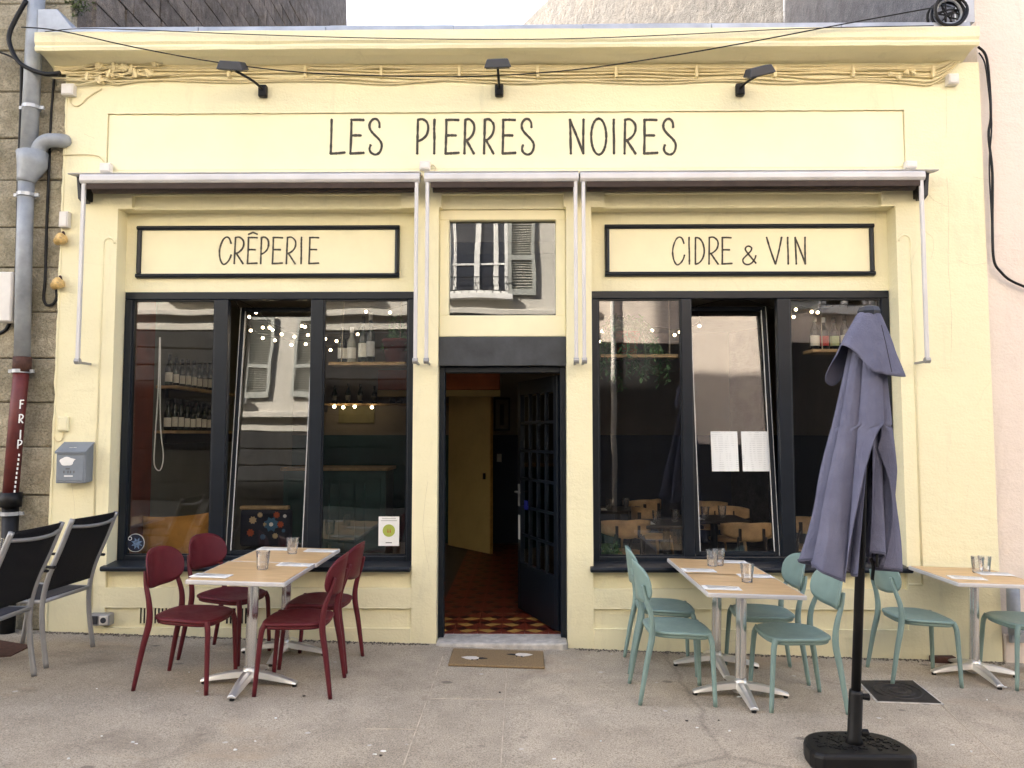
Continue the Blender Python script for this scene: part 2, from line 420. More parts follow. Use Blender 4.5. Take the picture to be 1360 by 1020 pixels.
rm = MB(); rm.grid([[(x, y, G(x) + .004) for x in xs] for y in (-9.93, -3.1)])
build('unseen_road', rm, 'asphalt', kind='structure', label='unseen dark asphalt roadway added behind the pavement to dim reflections')  # added out of view so the lower panes reflect dark ground
for yk in (-3.1,):
    for k in range(32):
        x0 = -16 + k; km = MB(); vs = [(x, y, G(x) + z) for z in (.0, .012) for y in (yk - .075, yk + .075) for x in (x0 + .005, x0 + .995)]
        km.add(vs, [(0, 2, 3, 1), (4, 5, 7, 6), (0, 1, 5, 4), (2, 6, 7, 3), (0, 4, 6, 2), (1, 3, 7, 5)])
        build('kerb_stone', km, 'granite_step', bpy.data.objects['unseen_road'])
def relief(xs, zs, dep, back):
    """wall whose front is stepped: dep(x, z) gives the front Y of each cell, None is an opening"""
    mb = MB(); nx, nz = len(xs) - 1, len(zs) - 1
    D = [[dep((xs[i] + xs[i + 1]) / 2, (zs[j] + zs[j + 1]) / 2) for j in range(nz)] for i in range(nx)]
    def q(a, b, c, d): mb.add([a, b, c, d], [(0, 1, 2, 3)])
    for i in range(nx):
        for j in range(nz):
            y = D[i][j]
            if y is None: continue
            x0, x1, z0, z1 = xs[i], xs[i + 1], zs[j], zs[j + 1]
            q((x0, y, z0), (x1, y, z0), (x1, y, z1), (x0, y, z1))
            q((x1, back, z0), (x0, back, z0), (x0, back, z1), (x1, back, z1))
    def gy(i, j):
        if i < 0 or j < 0 or i >= nx or j >= nz or D[i][j] is None: return back
        return D[i][j]
    for i in range(nx + 1):
        for j in range(nz):
            a, b = gy(i - 1, j), gy(i, j)
            if abs(a - b) > 1e-6:
                x = xs[i]; q((x, a, zs[j]), (x, b, zs[j]), (x, b, zs[j + 1]), (x, a, zs[j + 1]))
    for i in range(nx):
        for j in range(nz + 1):
            a, b = gy(i, j - 1), gy(i, j)
            if abs(a - b) > 1e-6:
                z = zs[j]; q((xs[i], a, z), (xs[i + 1], a, z), (xs[i + 1], b, z), (xs[i], b, z))
    return mb
def weld(o, d=1e-5):
    bm = bmesh.new(); bm.from_mesh(o.data); bmesh.ops.remove_doubles(bm, verts=bm.verts, dist=d)
    bmesh.ops.recalc_face_normals(bm, faces=bm.faces); bm.to_mesh(o.data); bm.free()

# ---------------------------------------------------------------- the cream shop
YW = 0.15                                     # window plane
xL, xR = FX(72), FX(1320)
bL0, bL1, bC0, bC1, bR0, bR1 = FX(147), FX(548), FX(581), FX(753), FX(787), FX(1199)
zS, zB = FZ(757), FZ(275)
zW = FZ(387, Y=YW)
zT = FZ(86)
f0, f1 = FX(142, 185), FX(1202, 185); fz0, fz1 = FZ(224), FZ(148)
z_a, z_b, z_c, z_d = FZ(782), FZ(808), FZ(835), FZ(257)
shop = empty('creperie_building', (0, 0, 0), 'single storey cream painted creperie shopfront between stone house and pink house', 'building')
chs = .11
def dep(x, z):
    inb = lambda a, b: a < x < b
    if z > zB:
        if z < z_d and (inb(bL0 + chs, bL1 - chs) or inb(bC0 + .02, bC1 - .02) or inb(bR0 + chs, bR1 - chs)): return .045
        if f0 < x < f1 and fz0 < z < fz1: return .022
        return 0.0
    if inb(bC0, bC1): return None
    if inb(bL0, bL1) or inb(bR0, bR1):
        if z > zW: return YW
        if z > zS: return None
        if z > z_a: return .035
        if z > z_b: return -.004
        if z > z_c: return .016
        return -.014
    return 0.0
wxs = sorted([xL, xR, bL0, bL1, bC0, bC1, bR0, bR1, f0, f1, bL0 + chs, bL1 - chs, bR0 + chs, bR1 - chs, bC0 + .02, bC1 - .02])
wzs = sorted([-.5, z_c, z_b, z_a, zS, zW, zB, z_d, fz0, fz1, zT])
w = build('wall', relief(wxs, wzs, dep, .30), 'cream_paint', shop, bevel=.010, seg=2)
weld(w)

# stopped beads on the piers beside the bays
def bead(pts, r=.008, name='bead'):
    build(name, MB().tube(pts, r, 8), 'cream_paint', shop, smooth=True)
def arch_bead(xa, xb, py_bot, py_spring):
    za, zt = FZ(py_bot), FZ(py_spring); rr = abs(xb - xa) / 2; cx = (xa + xb) / 2; sg = 1 if xb > xa else -1
    pts = [(xa, 0, za), (xa, 0, zt)] + [(cx - sg * rr * math.cos(a), 0, zt + rr * 1.1 * math.sin(a)) for a in [math.pi * k / 10 for k in range(1, 11)]]
    bead(pts, .009)
arch_bead(FX(129), bL0 - .02, 810, 322); arch_bead(FX(1218), bR1 + .02, 775, 322)
bead([(FX(1218), 0, FZ(775)), (bR1 + .01, 0, FZ(775))], .009)

# cornice
cx0, cx1 = F(46, 60, -.24).x, F(1301, 60, -.24).x
prof = [(.02, zT - .01), (-.03, zT + .005), (-.11, zT + .03), (-.185, zT + .035), (-.205, zT + .02), (-.235, zT + .022), (-.242, zT + .045), (-.232, zT + .065), (-.245, zT + .085), (-.25, zT + .165), (-.225, zT + .178), (.3, zT + .185), (.3, zT - .01)]
n = 60; mb = MB(); rows = []
for i in range(n + 1):
    x = cx0 + (cx1 - cx0) * i / n
    rows.append([(x, y + .004 * noise.noise((x * 2.1, k * .7, 0)), z + .005 * noise.noise((x * 1.7, 5, k * .4)) + (.004 * noise.noise((x * 9, 3, k)) if 2 < k < 8 else 0)) for k, (y, z) in enumerate(prof)])
mb.grid(rows, loop=True); k = len(prof); mb.f.append(tuple(range(k))); mb.f.append(tuple(n * k + j for j in reversed(range(k))))
build('cornice', mb, 'cream_paint', shop, smooth=False)
zc = zT + .19
# zinc flashing in lengths
xa = FX(95, 35, -.2); step = (FX(1290, 35, -.2) - xa) / 7
for i in range(7):
    mb = MB(); a, b = xa + i * step + .004, xa + (i + 1) * step - .004; dz = random.uniform(-.003, .003)
    mb.prism([(-.205, zc - .012), (-.20, zc + .038 + dz), (-.10, zc + .05), (-.095, zc + .098 + dz), (.3, zc + .125), (.3, zc - .012)], a, b, 'x')
    build('flashing', mb, 'zinc', shop, bevel=.003)
mb = MB().box(xL + .01, xR - .01, .31, 6.3, zT - .2, zc + .06)
build('roof', mb, 'slate', shop)
# lead cheek at the left end of the roof
mb = MB().prism([(F(52, 30, -.1).x, zc - .01), (F(110, 40, -.1).x, zc - .01), (F(93, 28, -.1).x, zc + .12), (F(78, 8, -.1).x, zc + .24), (F(52, 8, -.1).x, zc + .24)], -.12, .3, 'y')
build('lead_cheek', mb, 'zinc', shop, bevel=.006)

# ---------------------------------------------------------------- hand drawn lettering
GL = {
 'L': [[(.03, 1), (.02, .5), (0, 0)], [(-.02, .01), (.5, .02), (1, .04)]],
 'E': [[(.05, 1), (.04, .5), (0, 0)], [(.0, .98), (.5, .985), (.97, .975)], [(.02, .53), (.4, .535), (.78, .53)], [(-.02, .01), (.5, .02), (1, .03)]],
 'S': [[(.80, .76), (.78, .90), (.60, 1.0), (.35, 1.0), (.14, .90), (.10, .78), (.20, .67), (.45, .55), (.75, .43), (.95, .30), (.95, .16), (.80, .03), (.52, -.02), (.22, .04), (.12, .15), (.20, .26)]],
 'P': [[(.05, .99), (.02, .5), (.0, 0)], [(.02, .98), (.45, 1.0), (.85, .92), (1, .75), (.85, .55), (.45, .42), (0, .36)]],
 'I': [[(.1, 1), (-.1, .72), (.1, .45), (0, 0)]],
 'R': [[(.08, .99), (.04, .5), (.0, 0)], [(.05, .98), (.5, 1.0), (.92, .88), (1, .72), (.82, .55), (.4, .42), (.02, .37)], [(.18, .41), (.55, .22), (.98, .0)]],
 'N': [[(.05, .0), (.03, .5), (.0, 1)], [(.0, .98), (.5, .5), (.96, .02)], [(1, 1), (.97, .5), (.96, .0)]],
 'O': [[(.5 + .5 * math.sin(a), .5 + .52 * math.cos(a)) for a in [2 * math.pi * k / 20 for k in range(20)]] + [(.5, 1.02)]],
 'C': [[(.95, .76), (.80, .95), (.55, 1.0), (.28, .90), (.06, .65), (.0, .40), (.12, .12), (.36, -.02), (.66, .05), (.88, .2), (.98, .34)]],
 'D': [[(.05, .98), (.02, .5), (.0, 0)], [(.02, .98), (.45, .96), (.85, .78), (1, .5), (.85, .25), (.45, .06), (0, .0)]],
 'V': [[(0, 1), (.25, .5), (.55, 0)], [(1, 1), (.8, .5), (.55, 0)]],
 '&': [[(1, .05), (.55, .48), (.25, .78), (.30, .95), (.50, 1.0), (.70, .90), (.62, .72), (.30, .48), (.04, .26), (.12, .05), (.40, -.02), (.70, .08), (.92, .30), (1, .48)]],
 '^': [[(0, 0), (.45, 1), (.6, 1), (1, .1)]],
 'F': [[(.05, 1), (0, 0)], [(0, .98), (.9, 1)], [(0, .55), (.7, .56)]],
}
def letter(ch, x0, x1, z0, z1, Y, sw, parent, mat='letter_paint', th=.004):
    mb = MB(); w_, h_ = x1 - x0, z1 - z0
    for si, st in enumerate(GL[ch]):
        pts = [Vector((x0 + p[0] * w_, 0, z0 + p[1] * h_)) for p in st]
        if len(pts) > 4: pts = smooth_path(pts, 3)
        elif len(pts) > 1: pts = smooth_path(pts, 6)
        L = []; Rr = []; sd = random.random() * 50; k = len(pts)
        for i, p in enumerate(pts):
            t = (pts[min(i + 1, k - 1)] - pts[max(i - 1, 0)]).normalized(); nn = Vector((-t.z, 0, t.x))
            e = 1.12 if i in (0, k - 1) else 1.0
            wd = sw * .5 * e * (1 + .32 * noise.noise((i * .9, sd, 0)))
            L.append(p + nn * wd); Rr.append(p - nn * wd)
        t0 = (pts[0] - pts[1]).normalized() * sw * .35; t1 = (pts[-1] - pts[-2]).normalized() * sw * .35
        poly = L + [pts[-1] + t1] + list(reversed(Rr)) + [pts[0] + t0]
        ya = Y - th - si * .0006
        base = len(mb.v); nP = len(L)
        vs = []
        for y in (ya, Y + .002):
            vs += [(p.x, y, p.z) for p in L] + [(p.x, y, p.z) for p in Rr]
            vs += [((pts[0] + t0).x, y, (pts[0] + t0).z), ((pts[-1] + t1).x, y, (pts[-1] + t1).z)]
        o2 = 2 * nP + 2; fs = []
        for i in range(nP - 1):
            fs.append((i, i + 1, nP + i + 1, nP + i))
            fs.append((i, i + o2, i + 1 + o2, i + 1)); fs.append((nP + i + 1, nP + i + 1 + o2, nP + i + o2, nP + i))
        fs += [(2 * nP, 0, nP), (2 * nP + 1, 2 * nP - 1, nP - 1)]
        fs += [(2 * nP, 2 * nP + o2, o2, 0), (nP, nP + o2, 2 * nP + o2, 2 * nP), (nP - 1, nP - 1 + o2, 2 * nP + 1 + o2, 2 * nP + 1), (2 * nP + 1, 2 * nP + 1 + o2, 2 * nP - 1 + o2, 2 * nP - 1)]
        mb.add(vs, fs)
    build('letter', mb, mat, parent)
def word(spec, py0, py1, Y, sw, parent):
    for ch, a, b, *zz in spec:
        t, bo = zz if zz else (py0, py1)
        letter(ch, F(a, t, Y).x, F(b, t, Y).x, FZ(bo, (a + b) / 2, Y), FZ(t, (a + b) / 2, Y), Y, sw, parent)
# the long fascia panel (a thin painted board) carries the name
fp = build('fascia_panel', MB().box(f0 + .006, f1 - .006, .012, .03, fz0 + .006, fz1 - .006), 'cream_smooth', shop)
word([('L', 440, 459), ('E', 466, 484), ('S', 489, 508), ('P', 554.5, 569), ('I', 577, 579), ('E', 592, 610), ('R', 617, 630), ('R', 643, 656),
      ('E', 667.5, 685), ('S', 691, 709.5), ('N', 757, 775), ('O', 785, 805), ('I', 815, 817), ('R', 829, 844), ('E', 855, 873), ('S', 879, 897.5)],
     158.5, 204.5, .012, .019, fp)

def sign_board(ax, bx, ay, by):
    x0, x1 = FX(ax, 335, YW), FX(bx, 335, YW); z1, z0 = FZ(ay, Y=YW), FZ(by, Y=YW)
    board = build('sign_panel', MB().box(x0 + .02, x1 - .02, YW - .012, YW + .004, z0 + .02, z1 - .02), 'cream_smooth', shop)
    t = .040
    for (a, b, c, d) in ((x0, x1, z1 - t, z1), (x0, x1, z0, z0 + t)):
        build('frame_bar', MB().prism([(YW + .004, c), (YW - .03, c + .004), (YW - .04, (c + d) / 2), (YW - .03, d - .004), (YW + .004, d)], a, b, 'x'), 'frame_paint', board, bevel=.002)
    for (a, b) in ((x0, x0 + t), (x1 - t, x1)):
        build('frame_bar', MB().prism([(a, YW + .004), (a + .004, YW - .029), ((a + b) / 2, YW - .039), (b - .004, YW - .029), (b, YW + .004)], z0 + t, z1 - t, 'z'), 'frame_paint', board, bevel=.002)
    return board
sb = sign_board(183, 531, 299, 369)
word([('C', 292, 308), ('R', 312, 324), ('E', 329.5, 342.5), ('^', 330, 342, 309, 311.5), ('P', 347, 357), ('E', 362.5, 376), ('R', 381, 393), ('I', 400.5, 401.5), ('E', 411, 424)], 315, 350.5, YW - .012, .0125, sb)
sb = sign_board(803, 1160, 299, 368)
word([('C', 893, 909), ('I', 915, 916.5), ('D', 923, 935), ('R', 941, 953.5), ('E', 958.5, 971.5), ('&', 985.5, 1003.5, 327, 351), ('V', 1018, 1038), ('I', 1046, 1047), ('N', 1056, 1069)], 315, 351, YW - .012, .0125, sb)

# ---------------------------------------------------------------- shop windows
def shop_window(x0, x1, mull, name_label, tilt_mid, glass_mat='window_glass'):
    z0, z1 = zS + .02, zW
    win = empty('shop_window', (x0, YW, z0)); win.parent = shop; win['label'] = name_label
    t = .062
    y0, y1 = YW - .005, YW + .075
    fb = MB().box(x0, x1, y0, y1, z1 - t, z1); fb.box(x0, x0 + t, y0, y1, z0, z1 - t); fb.box(x1 - t, x1, y0, y1, z0, z1 - t); fb.box(x0 + t, x1 - t, y0, y1, z0, z0 + t)
    build('frame', fb, 'frame_paint', win, bevel=.006, seg=2)
    for (a, b) in mull:
        build('mullion', MB().box(a, b, y0 + .004, y1 - .002, z0 + t, z1 - t), 'frame_paint', win, bevel=.006, seg=2)
    edges = [x0 + t, mull[0][0], mull[0][1], mull[1][0], mull[1][1], x1 - t]
    for k in range(3):
        a, b = edges[2 * k], edges[2 * k + 1]; za, zb = z0 + t, z1 - t
        if k != 1:
            build('pane', MB().box(a + .001, b - .001, YW + .03, YW + .036, za + .001, zb - .001), glass_mat, win)
            bd = MB()
            for (p, q, r, s) in ((a, a + .012, za, zb), (b - .012, b, za, zb), (a + .012, b - .012, za, za + .012), (a + .012, b - .012, zb - .012, zb)):
                bd.box(p, q, YW + .012, YW + .029, r, s)
            build('glazing_bead', bd, 'frame_paint', win)
        else:                                   # the middle light is tipped inwards
            Mx = Matrix.Translation((0, YW + .045, za)) @ Matrix.Rotation(-R(tilt_mid), 4, 'X')
            st = .035; sf = MB(); hh = zb - za - .01
            a2, b2 = a + .012, b - .012
            for (p, q, r, s) in ((a2, a2 + st, 0, hh), (b2 - st, b2, 0, hh), (a2 + st, b2 - st, 0, st), (a2 + st, b2 - st, hh - st, hh)):
                sf.box(p, q, 0, .05, r, s, Mx)
            build('sash', sf, 'frame_paint', win, bevel=.004)
            se = MB(); se.box(a2 - .006, a2 - .001, .004, .05, .0, hh, Mx); se.box(b2 + .001, b2 + .006, .004, .05, .0, hh, Mx)
            se.box(a2 + st, a2 + st + .007, -.003, .0, st, hh - st, Mx); se.box(b2 - st - .007, b2 - st, -.003, .0, st, hh - st, Mx)
            build('sash_edge', se, 'sash_edge', win)
            build('pane', MB().box(a2 + st + .001, b2 - st - .001, .022, .028, st + .001, hh - st - .001, Mx), glass_mat, win)
    # projecting sill
    build('sill', MB().prism([(-.045, zS - .012), (-.055, zS + .004), (-.05, zS + .026), (YW - .006, zS + .046), (YW - .006, zS - .012)], x0 + .0 - .03, x1 + .03 if x1 > 0 else x1 - .002, 'x'), 'frame_paint', win, bevel=.008, seg=2)
    return win
shop_window(bL0 + .004, bL1 - .003, [(FX(281, Y=YW), FX(299, Y=YW)), (FX(410, Y=YW), FX(427, Y=YW))], 'dark framed window below the word CRÊPERIE', 6.0)
shop_window(bR0 + .003, bR1 - .004, [(FX(907, Y=YW), FX(921, Y=YW)), (FX(1036, Y=YW), FX(1053, Y=YW))], 'dark framed window below the words CIDRE & VIN', 6.0)

# ---------------------------------------------------------------- transom, beam, door
zb0, zb1 = FZ(486, Y=.06), FZ(447, Y=.06)
tr0, tr1 = bC0 + .002, bC1 - .002
g0, g1 = FX(597, 357, .12), FX(738, 357, .12); gz0, gz1 = FZ(420, Y=.12), FZ(294, Y=.12)
tw = empty('transom_window', (tr0, .09, zb1)); tw.parent = shop
tf = MB(); tf.box(tr0, tr1, .07, .2, gz1, zB - .001); tf.box(tr0, tr1, .07, .2, zb1 + .002, gz0); tf.box(tr0, g0, .07, .2, gz0, gz1); tf.box(g1, tr1, .07, .2, gz0, gz1)
o = build('frame', tf, 'cream_smooth', tw, bevel=.004)
build('pane', MB().box(g0 - .01, g1 + .01, .125, .131, gz0 - .01, gz1 + .01), 'transom_glass', tw)
mb = MB(); nseg = 14
rows = []
for i in range(nseg + 1):
    x = tr0 + (tr1 - tr0) * i / nseg; e = .006 * noise.noise((x * 4, 1, 0)); e2 = .004 * noise.noise((x * 5, 9, 0))
    rows.append([(x, .045 + e2, zb0 + e), (x, .045 + e, zb1 - .002), (x, .26, zb1 - .002), (x, .26, zb0)])
mb.grid(rows, loop=True); mb.f += [(0, 1, 2, 3), tuple(nseg * 4 + j for j in (3, 2, 1, 0))]
build('beam', mb, 'beam_wood', shop, bevel=.004)
fl = .05                                          # hall floor level
df = empty('door_frame', (tr0, .1, 0)); df.parent = shop
mb = MB(); mb.box(tr0, tr0 + .045, .10, .2, fl - .12, zb0 - .004); build('jamb', mb, 'frame_paint', df, bevel=.004)
mb = MB(); mb.box(tr1 - .045, tr1, .10, .2, fl - .12, zb0 - .004); build('jamb', mb, 'frame_paint', df, bevel=.004)
mb = MB(); mb.box(tr0 + .045, tr1 - .045, .102, .198, zb0 - .05, zb0 - .004); build('head', mb, 'frame_paint', df, bevel=.004)
mb = MB().prism([(tr0, -.05), (tr0 + .05, -.075), (tr1 - .04, -.07), (tr1, -.045), (tr1, .30), (tr0, .30)], -.3, fl - .012, 'z')
build('doorstep', mb, 'granite_step', shop, bevel=.015, seg=2)

# the glazed door, standing open
hx, hy = tr1 - .05, .20; ang = math.atan2(.86, -.33)
DM = Matrix.Translation((hx, hy, fl + .012)) @ Matrix.Rotation(ang, 4, 'Z')
dw, dh = .90, zb0 - .055 - fl - .02
door = empty('door', (hx, hy, fl)); door.parent = shop; door['label'] = 'dark blue glazed door standing open'
st = .075; pz0 = .42
lf = MB(); lf.box(0, st, -.02, .02, 0, dh, DM); lf.box(dw - st, dw, -.02, .02, 0, dh, DM); lf.box(st, dw - st, -.02, .02, 0, pz0, DM); lf.box(st, dw - st, -.02, .02, dh - .13, dh, DM)
build('leaf', lf, 'frame_paint', door, bevel=.003)
cw = (dw - 2 * st) / 4; pch = (dh - .13 - pz0) / 6
for i in range(1, 4): build('muntin', MB().box(st + i * cw - .012, st + i * cw + .012, -.016, .016, pz0, dh - .13, DM), 'frame_paint', door)
for j in range(1, 6): build('muntin', MB().box(st, dw - st, -.017, .017, pz0 + j * pch - .012, pz0 + j * pch + .012, DM), 'frame_paint', door)
for i in range(4):
    for j in range(6):
        build('pane', MB().box(st + i * cw + .013, st + (i + 1) * cw - .013, -.002, .002, pz0 + j * pch + .013, pz0 + (j + 1) * pch - .013, DM), 'window_glass', door)
hd = MB().box(dw - .055, dw - .02, .0205, .026, .92, 1.12, DM); build('handle_plate', hd, 'grey_metal', door)
hd = MB().tube([DM @ Vector((dw - .04, .02, 1.05)), DM @ Vector((dw - .04, .06, 1.05)), DM @ Vector((dw - .15, .06, 1.05))], .009, 8); build('handle', hd, 'grey_metal', door, smooth=True)

# ---------------------------------------------------------------- inside: the room shells
iz1 = 3.15; Y0, Y1 = .305, 5.4; XA, XB = -3.42, 3.45
def shell(name, mb, mat, **k): return build(name, mb, mat, kind='structure', **k)
shell('interior_floor', MB().box(XA, XB, Y0, Y1, -.3, fl - .02), 'dark_floor')
shell('interior_ceiling', MB().box(XA, XB, Y0, Y1, iz1, iz1 + .1), 'ceiling_paint')
wz = 1.62
shell('interior_wall_back', MB().box(XA, XB, Y1, Y1 + .1, wz, iz1), 'greige_wall')
shell('wainscot_back', MB().box(-.9, XB, Y1 - .006, Y1 + .1, fl - .02, wz), 'navy_wall')
shell('wainscot_bar', MB().box(XA, -.9, Y1 - .006, Y1 + .1, fl - .02, wz), 'bar_green')
shell('interior_wall_left', MB().box(XA - .1, XA, 1.02, Y1 + .1, fl - .02, iz1), 'grey_wall')
shell('interior_wall_maroon', MB().box(XA - .1, XA + .004, Y0, 1.02, fl - .02, iz1), 'maroon_wall')
shell('interior_wall_right', MB().box(XB, XB + .1, Y0, Y1 + .1, wz, iz1), 'greige_wall')
shell('wainscot_right', MB().box(XB - .006, XB + .1, Y0, Y1 + .1, fl - .02, wz), 'navy_wall')
shell('partition_right', MB().box(.42, .50, Y0, 3.6, wz, iz1), 'greige_wall')
shell('wainscot_partition', MB().box(.414, .506, Y0, 3.6, fl - .02, wz), 'navy_wall')
shell('partition_left', MB().box(-.82, -.74, Y0, 1.3, fl - .02, iz1), 'navy_wall')
shell('interior_wall_front', MB().box(xL, bL0 - .05, .301, .33, 0, iz1), 'grey_wall')
# cement tile floor of the hall: red tiles with yellow and dark lozenges
hf = shell('hall_floor', MB().box(-.738, .412, .2, 5.38, fl - .019, fl - .014), 'dark_floor')
ts = .2
def tile_mesh():
    def slab(poly, name, mat, z=.0):
        me = bpy.data.meshes.new(name); mb = MB().prism(poly, -.008, z, 'z')
        me.from_pydata(mb.v, [], mb.f); me.materials.append(M[mat]); return me
    e = ts / 2 - .001
    return (slab([(-e, -e), (e, -e), (e, e), (-e, e)], 'tile', 'cement_tile'),
            slab([(-e + .002, -e * .1), (-.01, -e + .006), (e * .55, -e * .35), (-.01, e * .25)], 'inlay', 'tile_yellow', .0012),
            slab([(-e + .002, -e * .1), (-.01, -e + .006), (e * .55, -e * .35), (-.01, e * .25)], 'inlay', 'tile_brown', .0012),
            slab([(-.01, e * .25 + .004), (e * .55, -e * .35 + .006), (e - .002, e * .45), (e * .3, e * .92)], 'inlay', 'tile_dark', .0012))
tm = tile_mesh(); cnt = 0
for j in range(26):
    for i in range(6):
        if cnt >= 150: break
        x, y = -.738 + ts * (i + .5) * .955, .21 + ts * (j + .5)
        o = bpy.data.objects.new('tile', tm[0]); C.objects.link(o); o.parent = hf; o.location = (x, y, fl - .005); o.scale = (.955, 1, 1)
        for q in ((1, 3) if j < 3 else (2, 3)):
            k = bpy.data.objects.new('inlay', tm[q]); C.objects.link(k); k.parent = o
            if (i + j) % 2: k.scale = (-1, 1, 1)
        cnt += 1

# ================================================================ THE NEIGHBOURS
def rough_block(x0, x1, y0, y1, z0, z1, sd, amp=.012):
    """a hewn stone: a box with a 2x2 front and uneven corners"""
    mb = MB(); nx = nz = 3; vs = []
    for j in range(nz):
        for i in range(nx):
            x = x0 + (x1 - x0) * i / 2; z = z0 + (z1 - z0) * j / 2
            e = i in (0, 2); f = j in (0, 2)
            n1 = noise.noise((x * 3 + sd, z * 3, 0)); n2 = noise.noise((x * 3, z * 3 + sd, 4))
            vs.append((x + (n1 * amp * .6 if e else 0), y0 + (.012 if e or f else 0) + n2 * amp, z + (n2 * amp * .6 if f else 0)))
    vs += [(x0, y1, z0), (x1, y1, z0), (x1, y1, z1), (x0, y1, z1)]
    fs = []
    for j in range(2):
        for i in range(2): a = j * 3 + i; fs.append((a, a + 1, a + 4, a + 3))
    fs += [(0, 9, 10, 2, 1), (2, 10, 11, 8, 5), (8, 11, 12, 6, 7), (6, 12, 9, 0, 3), (12, 11, 10, 9)]
    return mb.add(vs, fs)
lh = empty('stone_house', (-7, 0, 0), 'tall old granite block house with moss beside the grey drainpipe', 'building')
mb = MB().prism([(.045, -.4), (.045, 16), (8.7, 16), (9.9, 9.8), (9.9, -.4)], -12, xL - .012, 'x')
build('wall', mb, 'rubble', lh)
z = -.25; j = 0
while z < 5.4:
    h = random.uniform(.33, .40); x = xL - .004; k = 0
    while x > -5.0:
        wd = random.uniform(.38, .62) if not (k == 0) else (.27 if j % 2 else .33)
        build('stone', rough_block(x - wd + .003, x - .003, .0 + random.uniform(.0, .02), .12, z + .004, z + h - .004, j * 7 + k * 3), 'granite', lh, bevel=.008)
        x -= wd; k += 1
    z += h; j += 1
# rubble courses of its flank above the low roof
fx = xL - .012
def flank_stone(y0, y1, z0, z1, sd):
    b0 = rough_block(y0, y1, 0, .1, z0, z1, sd, .02); mb = MB()
    mb.add([(fx + .05 - y, x, z) for (x, y, z) in b0.v], b0.f); return mb
z = zc - .1; j = 0; cnt = 0
while z < 9.4:
    h = random.uniform(.20, .34); y = .32
    while y < 9.2:
        wd = random.uniform(.3, .75)
        if cnt < 290:
            build('stone', flank_stone(y + .008, min(9.6, y + wd) - .008, z + .008, z + h - .008, cnt), 'rubble', lh); cnt += 1
        y += wd
    z += h; j += 1
mb = MB(); c0 = F(100, 5, .05)
for k in range(240):
    d = Vector((random.gauss(0, .06), random.gauss(0, .03), random.gauss(0, .045))); q0_ = c0 + d; e1 = Vector((random.uniform(-1, 1), random.uniform(-1, 1), random.uniform(-1, 1))).normalized() * .018; e2 = Vector((random.uniform(-1, 1), random.uniform(-1, 1), random.uniform(-1, 1))).normalized() * .010
    mb.add([q0_ - e1, q0_ + e2, q0_ + e1, q0_ - e2], [(0, 1, 2, 3)])
build('moss_tuft', mb, 'moss', lh, kind='stuff')

rh = empty('pink_house', (7, 0, 0), 'tall house with weathered pale pink render right of the shop', 'building')
mb = MB(); mb.box(xR + .004, 14, .03, 9, -.6, 11)
build('wall', mb, 'pink_render', rh)
mb = MB(); mb.box(xR - .03, xR + .0, .31, 9, zc - .1, 11); build('shaded_flank', mb, 'shaded_rubble', rh)  # dark sheet over the flank; the shadow there is put into its colour
mb = MB(); mb.box(xR + .012, 14, -.012, .029, -.6, FZ(842, 1340)); build('plinth', mb, 'pink_render', rh, bevel=.01)
bk = empty('rear_house', (2, 8, 0), 'pale rubble stone house rising behind the flat roof of the shop', 'building')
P0, P1 = Vector((-.62, 12.2)), Vector((4.3, 3.2)); dirv = (P1 - P0).normalized(); nv = Vector((dirv.y, -dirv.x)) * -1
if nv.x > 0: nv = -nv
mb = MB(); q0, q1, q2, q3 = P0, P1, P1 - nv * 3, P0 - nv * 3
vs = [(q.x, q.y, zz) for zz in (0, 11) for q in (q0, q1, q2, q3)]
mb.add(vs, [(0, 1, 2, 3), (7, 6, 5, 4), (0, 4, 5, 1), (1, 5, 6, 2), (2, 6, 7, 3), (3, 7, 4, 0)])
build('wall', mb, 'pale_rubble', bk)
# houses further along, outside the frame, that shade the street
def plain_house(name, x0, x1, y0, y1, h, mat, label, face=-1, win=()):
    e = empty(name, ((x0 + x1) / 2, y0 if face < 0 else y1, 0), label, 'building')
    build('wall', MB().box(x0, x1, y0, y1, -.5, h), mat, e)
    ym = (y0 + y1) / 2
    build('roof', MB().prism([(y0 - .2, h - .02), (ym, h + 2.2), (y1 + .2, h - .02)], x0, x1, 'x'), 'slate', e)
    yf = y0 if face < 0 else y1; o_ = face
    for (wx, wz_, ww, wh) in win:
        wn_ = build('window', MB().box(wx - ww / 2, wx + ww / 2, yf + o_ * .005, yf + o_ * .04, wz_, wz_ + wh), 'opp_frame', e)
        for s in (-1, 1):
            build('pane', MB().box(wx + s * ww * .24 - ww * .19, wx + s * ww * .24 + ww * .19, yf + o_ * .041, yf + o_ * .046, wz_ + .08, wz_ + wh - .08), 'opp_dark', wn_)
        build('sill', MB().box(wx - ww / 2 - .08, wx + ww / 2 + .08, yf + o_ * .005, yf + o_ * .12, wz_ - .1, wz_ - .005), 'granite_step', wn_)
    return e
plain_house('shade_house', -30, -12.1, .3, 9, 13.5, 'opp_wall', 'tall unseen house added beyond the granite house to shade the street', -1, [(x, z, 1.1, 1.8) for x in (-15, -18.5, -22) for z in (1, 4.4, 7.8)])

